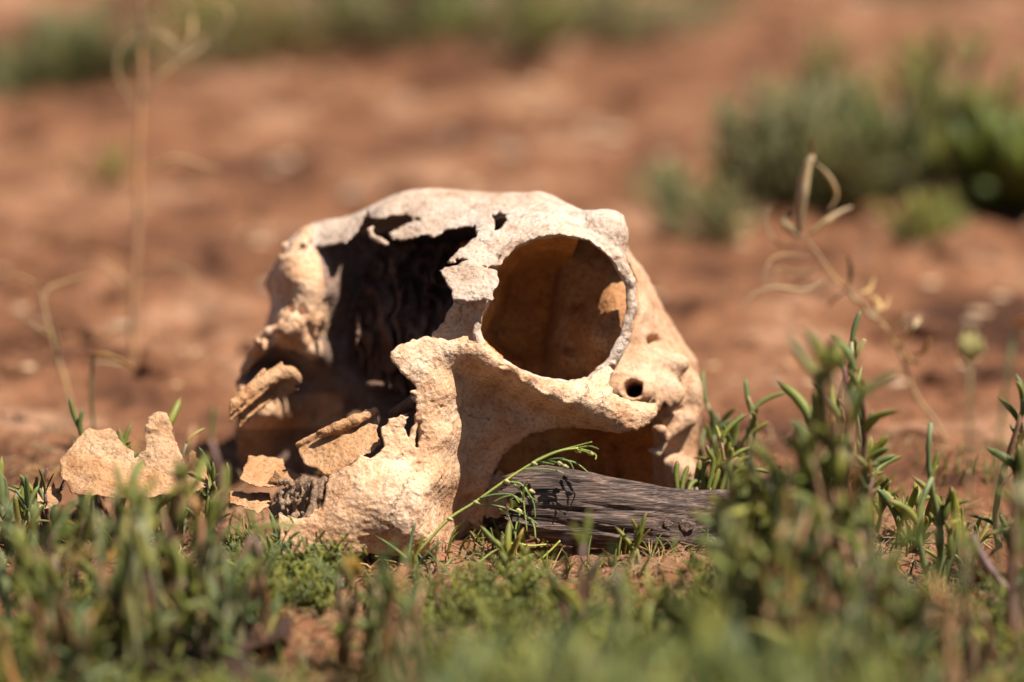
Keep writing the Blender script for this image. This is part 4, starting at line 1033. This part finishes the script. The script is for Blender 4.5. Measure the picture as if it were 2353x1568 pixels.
for n, (x, w_, yt, ns, nl, spd, ll, key, lab_) in enumerate(BG):
    b, h = at(x, w_, yt)
    plant(b, max(h, .02) * 1.1, spd * S * 1.45, max(5, int(ns * (1.2 if w_ > 4800 else 1.7))), nl * 2, LV * ll, key, 160 + n, lab_, 'bushes out of focus behind', name='background_bush', cat='bush', fat=3.2 if 'broad-leaved' in lab_ else .8, stemr=.0009, clump=.95, joined=True)
# ------------------------------------------------------------------ litter, sprouts, crumbs
mb = MB(); r3 = random.Random(9)
for k in range(5200):
    x = r3.uniform(-.19, .19); y = r3.uniform(-.24, .10)
    if fbm2(np.array(x * 30), np.array(y * 30), 88, 2) < -.12 and y > -.09: continue
    z = float(ground_z(x, y)); a = r3.uniform(0, 6.28); L = r3.uniform(.003, .011)
    d = np.array([math.cos(a), math.sin(a), 0]); up = r3.uniform(.0, .6) ** 1.5
    p0 = np.array([x, y, z + .0004]); p2 = p0 + d * L + [0, 0, up * L + .0005]; p1 = (p0 + p2) / 2 + np.array([r3.uniform(-1, 1), r3.uniform(-1, 1), r3.uniform(0, 1.2)]) * L * .22
    mb.tube(spline([p0, p1, p2], 5), r3.uniform(.00012, .0003), 3, cap=False)
tag(mb.build('dry_litter', M_dry), 'dry straw litter scattered over the soil', kind='stuff')
mb = MB()
for k in range(2400):
    x = r3.uniform(-.2, .2); y = r3.uniform(-.22, .06)
    if fbm2(np.array(x * 22 + 5), np.array(y * 22), 99, 2) < .0: continue
    z = float(ground_z(x, y)); a = r3.uniform(0, 6.28); L = r3.uniform(.003, .009)
    p0 = np.array([x, y, z - .0005]); p2 = p0 + [math.cos(a) * L * .5, math.sin(a) * L * .5, L]
    mb.tube(spline([p0, (p0 + p2) / 2 + [math.cos(a) * L * -.1, 0, L * .1], p2], 4), np.array([.00035, .0004, .0003, .0001]), 4, cap=False)
tag(mb.build('small_sprouts', M_leaf), 'low green sprouts covering the soil in patches', kind='stuff')
mb = MB()
for k in range(5200):
    y = -.2 + r3.random() ** 2.2 * 1.9; x = r3.uniform(-.2, .2) * (1.3 + max(0, y))
    z = float(ground_z(x, y)); r = r3.uniform(.0004, .0016) * (1 + 1.3 * max(0, y)) * (2 if r3.random() < .08 else 1)
    v = np.array([(1, 0, 0), (0, 1, 0), (-1, 0, 0), (0, -1, 0), (0, 0, .8), (0, 0, -.6)]) * [r3.uniform(.7, 1.3), r3.uniform(.7, 1.3), r3.uniform(.5, 1)] * r
    a = r3.uniform(0, 6.28); ca_, sa_ = math.cos(a), math.sin(a)
    v = np.column_stack([v[:, 0] * ca_ - v[:, 1] * sa_, v[:, 0] * sa_ + v[:, 1] * ca_, v[:, 2]]) + [x, y, z + r * .2]
    mb.add(v, [(0, 1, 4), (1, 2, 4), (2, 3, 4), (3, 0, 4), (1, 0, 5), (2, 1, 5), (3, 2, 5), (0, 3, 5)])
tag(mb.build('soil_crumbs', M_soil, smooth=False), 'small crumbs and grit of red soil', kind='stuff')
mb = MB()                              # far low ground cover reading as an olive haze of weeds
for k in range(9000):
    y = r3.uniform(.9, 3.2); x = r3.uniform(-.9, .9) * (.5 + y * .35)
    q = float(fbm2(np.array(x * 4), np.array(y * 3), 123, 3))
    if q < .25 - (y - 1.2) * .22: continue
    z = float(ground_z(x, y)); a = r3.uniform(0, 6.28); L = r3.uniform(.008, .028)
    p0 = np.array([x, y, z]); p2 = p0 + [math.cos(a) * L * .6, math.sin(a) * L * .6, L]
    mb.tube(np.array([p0, (p0 + p2) / 2, p2]), np.array([.0012, .002, .0005]), 3, cap=False)
tag(mb.build('ground_weeds', M_leaf_b), 'sparse low weeds over the far soil', kind='stuff')

# clods, flat stones and dead leaf scraps that mottle the soil behind
M_pale = green_mat('pale_scraps', (.42, .33, .23), (.30, .20, .13), None, 0, .8)
for nm, m_, cnt, rlo, rhi, lab_, sd in (('soil_clods', M_soil, 500, .003, .010, 'lumps of red soil behind the skull', 3), ('pale_scraps', M_pale, 520, .002, .006, 'pale flat scraps and stones scattered over the far soil', 4)):
    mb = MB(); r4 = random.Random(sd)
    ico = np.array([(math.cos(a) * math.cos(e), math.sin(a) * math.cos(e), math.sin(e)) for e in (-.9, -.1, .7) for a in np.arange(6) * 1.047 + e] + [(0, 0, 1)])
    fi = [(r * 6 + k, r * 6 + (k + 1) % 6, (r + 1) * 6 + (k + 1) % 6, (r + 1) * 6 + k) for r in range(2) for k in range(6)] + [(12 + k, 12 + (k + 1) % 6, 18) for k in range(6)]
    for k in range(cnt):
        y = .16 + r4.random() ** 1.5 * 2.4; x = r4.uniform(-.2, .2) * (1.3 + y); r = r4.uniform(rlo, rhi) * (.6 + .5 * y)
        v = ico * [[r * r4.uniform(.7, 1.4), r, r * (r4.uniform(.4, .8) if sd == 3 else .2)]] * np.array([[r4.uniform(.8, 1.2)] for _ in range(19)])
        mb.add(v + [x, y, float(ground_z(x, y)) + r * .1], fi)
    tag(mb.build(nm, m_), lab_, kind='stuff')

# carpet of fine weeds: templates transformed by numpy into one mesh
def weed_template(seed, nst, nlf, dry=False):
    r5 = random.Random(seed); mb = MB()
    for s in range(nst):
        a = r5.uniform(0, 6.28); ln = r5.uniform(.35, .9); tip = np.array([math.cos(a) * ln, math.sin(a) * ln, r5.uniform(.5, 1.0)])
        p = spline([np.zeros(3), tip * .5 + [0, 0, .12], tip], 4); mb.tube(p, np.array([.02, .018, .015, .008]) * (.8 if dry else 1), 3, cap=False)
        for k in range(0 if dry else nlf):
            q = p[1 + k % 3]; a2 = r5.uniform(0, 6.28); e = q + np.array([math.cos(a2) * .22, math.sin(a2) * .22, r5.uniform(.05, .3)]) * r5.uniform(.5, 1.2)
            mb.tube(np.array([q, (q + e) / 2 + [0, 0, .03], e]), [.018, .03, .006], 4, cap=False)
    return np.concatenate(mb.v), np.array(mb.f)
def carpet(name, tmpl, spots, m, label):
    vs, fs, n = [], [], 0
    for i, (x, y, h, a, sq_) in enumerate(spots):
        v, f = tmpl[i % len(tmpl)]; ca_, sa_ = math.cos(a), math.sin(a)
        q = np.column_stack([v[:, 0] * ca_ - v[:, 1] * sa_, v[:, 0] * sa_ + v[:, 1] * ca_, v[:, 2] * sq_]) * h + [x, y, float(ground_z(x, y)) - .0006]
        vs.append(q); fs.append(f + n); n += len(v)
    tag(mesh_obj(name, np.concatenate(vs), np.concatenate(fs), m), label, kind='stuff')
r6 = random.Random(77)
TG = [weed_template(k, 7, 5) for k in range(8)]; TD = [weed_template(50 + k, 9, 0, True) for k in range(5)]
gs, bs, ds = [], [], []
for k in range(2300):
    w_ = r6.uniform(-1500, -60); x = r6.uniform(-260, 2620)
    if abs(x - 1180) < 330 and w_ > -380 and r6.random() < .75: continue
    if 620 < x < 1700 and w_ > -230: continue
    if 400 < x < 680 and -1100 < w_ < -560: continue
    p = G(x, w_); dens = float(fbm2(np.array(p[0] * 28), np.array(p[1] * 28), 210, 2))
    if dens < (.15 if w_ > -620 else .25 if 900 < x < 1650 else -.1): continue
    h = r6.uniform(.004, .011 if w_ > -620 else .013) * (1 + .5 * max(0, dens))
    (gs if r6.random() < .72 else bs).append((p[0], p[1], h, r6.uniform(0, 6.28), r6.uniform(.8, 1.5)))
for k in range(2600):
    w_ = r6.uniform(-1700, 300); x = r6.uniform(-260, 2620); p = G(x, w_)
    if 560 < x < 1700 and w_ > -120: continue
    ds.append((p[0], p[1], r6.uniform(.004, .012), r6.uniform(0, 6.28), r6.uniform(.1, .6)))
for k in range(300):                     # the band close to the lens along the bottom edge
    w_ = r6.uniform(-2750, -2050); x = r6.gauss(1500, 260)
    if not 1020 < x < 2150: continue
    p = G(x, w_); ht = (float(yg(w_)) - r6.uniform(1400, 1640) - .0004 * (x - 1500) ** 2) * S * (DF + w_ * S) / DF
    (gs if r6.random() < .5 else bs).append((p[0], p[1], max(.01, ht * .66), r6.uniform(0, 6.28), 1.25))
carpet('fine_weeds', TG, gs, M_leaf, 'low carpet of fine yellow-green weeds in the foreground')
carpet('grey_green_weeds', TG, bs, M_leaf_b, 'grey-green fine weeds mixed into the foreground carpet')
carpet('dry_grass_litter', TD, ds, M_dry, 'straw coloured dry grass matted over the soil')
fs_ = []
for k in range(1500):
    y = r6.uniform(.35, 3.0); x = r6.uniform(-.22, .22) * (1.3 + y)
    q = float(fbm2(np.array(x * 5), np.array(y * 4), 223, 3))
    if q < .12 - (y - 1.0) * .12: continue
    fs_.append((x, y, r6.uniform(.008, .026), r6.uniform(0, 6.28), r6.uniform(.7, 1.3)))
carpet('distant_weeds', TG, fs_[::2], M_leaf_b, 'scattered olive weeds over the far soil')
carpet('distant_dry_grass', TD, fs_[1::2], M_dry, 'scattered dry grass over the far soil')

# two coloured single leaves
for x, w_, y, L, m_, lab_, dr in ((222, 700, 832, .0065, M_leaf_y, 'single yellow-green leaf on a thin stalk at the far left', (1, 0, .05)), (2306, -900, 750, .006, M_orange := green_mat('orange_leaf', (.35, .13, .02), (.35, .13, .02), None), 'orange-brown dying leaf on a shoot at the right edge', (.7, 0, .6))):
    b, h = at(x, w_, y); root = empty('leafy_stalk', b); tag(root, lab_, 'leaf stalk')
    mb = MB(); tp_ = b + [0, 0, h]; mb.tube(stem_path(b - [0, 0, .002], tp_, .06, random.Random(3), 8), .0006, 5); into(root, mb.build('stem', M_stem))
    mb = MB(); d_ = np.array(dr) / np.linalg.norm(dr); pts_ = np.array([tp_ + d_ * L * t - [0, 0, .0015 * t * t] for t in (-.1, .3, .9, 1.5, 2.0)])
    mb.tube(spline(pts_, 10), np.interp(np.linspace(0, 1, 10), [0, .4, .8, 1], [.0008, .0026, .002, .0003]), 7, .35); into(root, mb.build('leaf', m_))
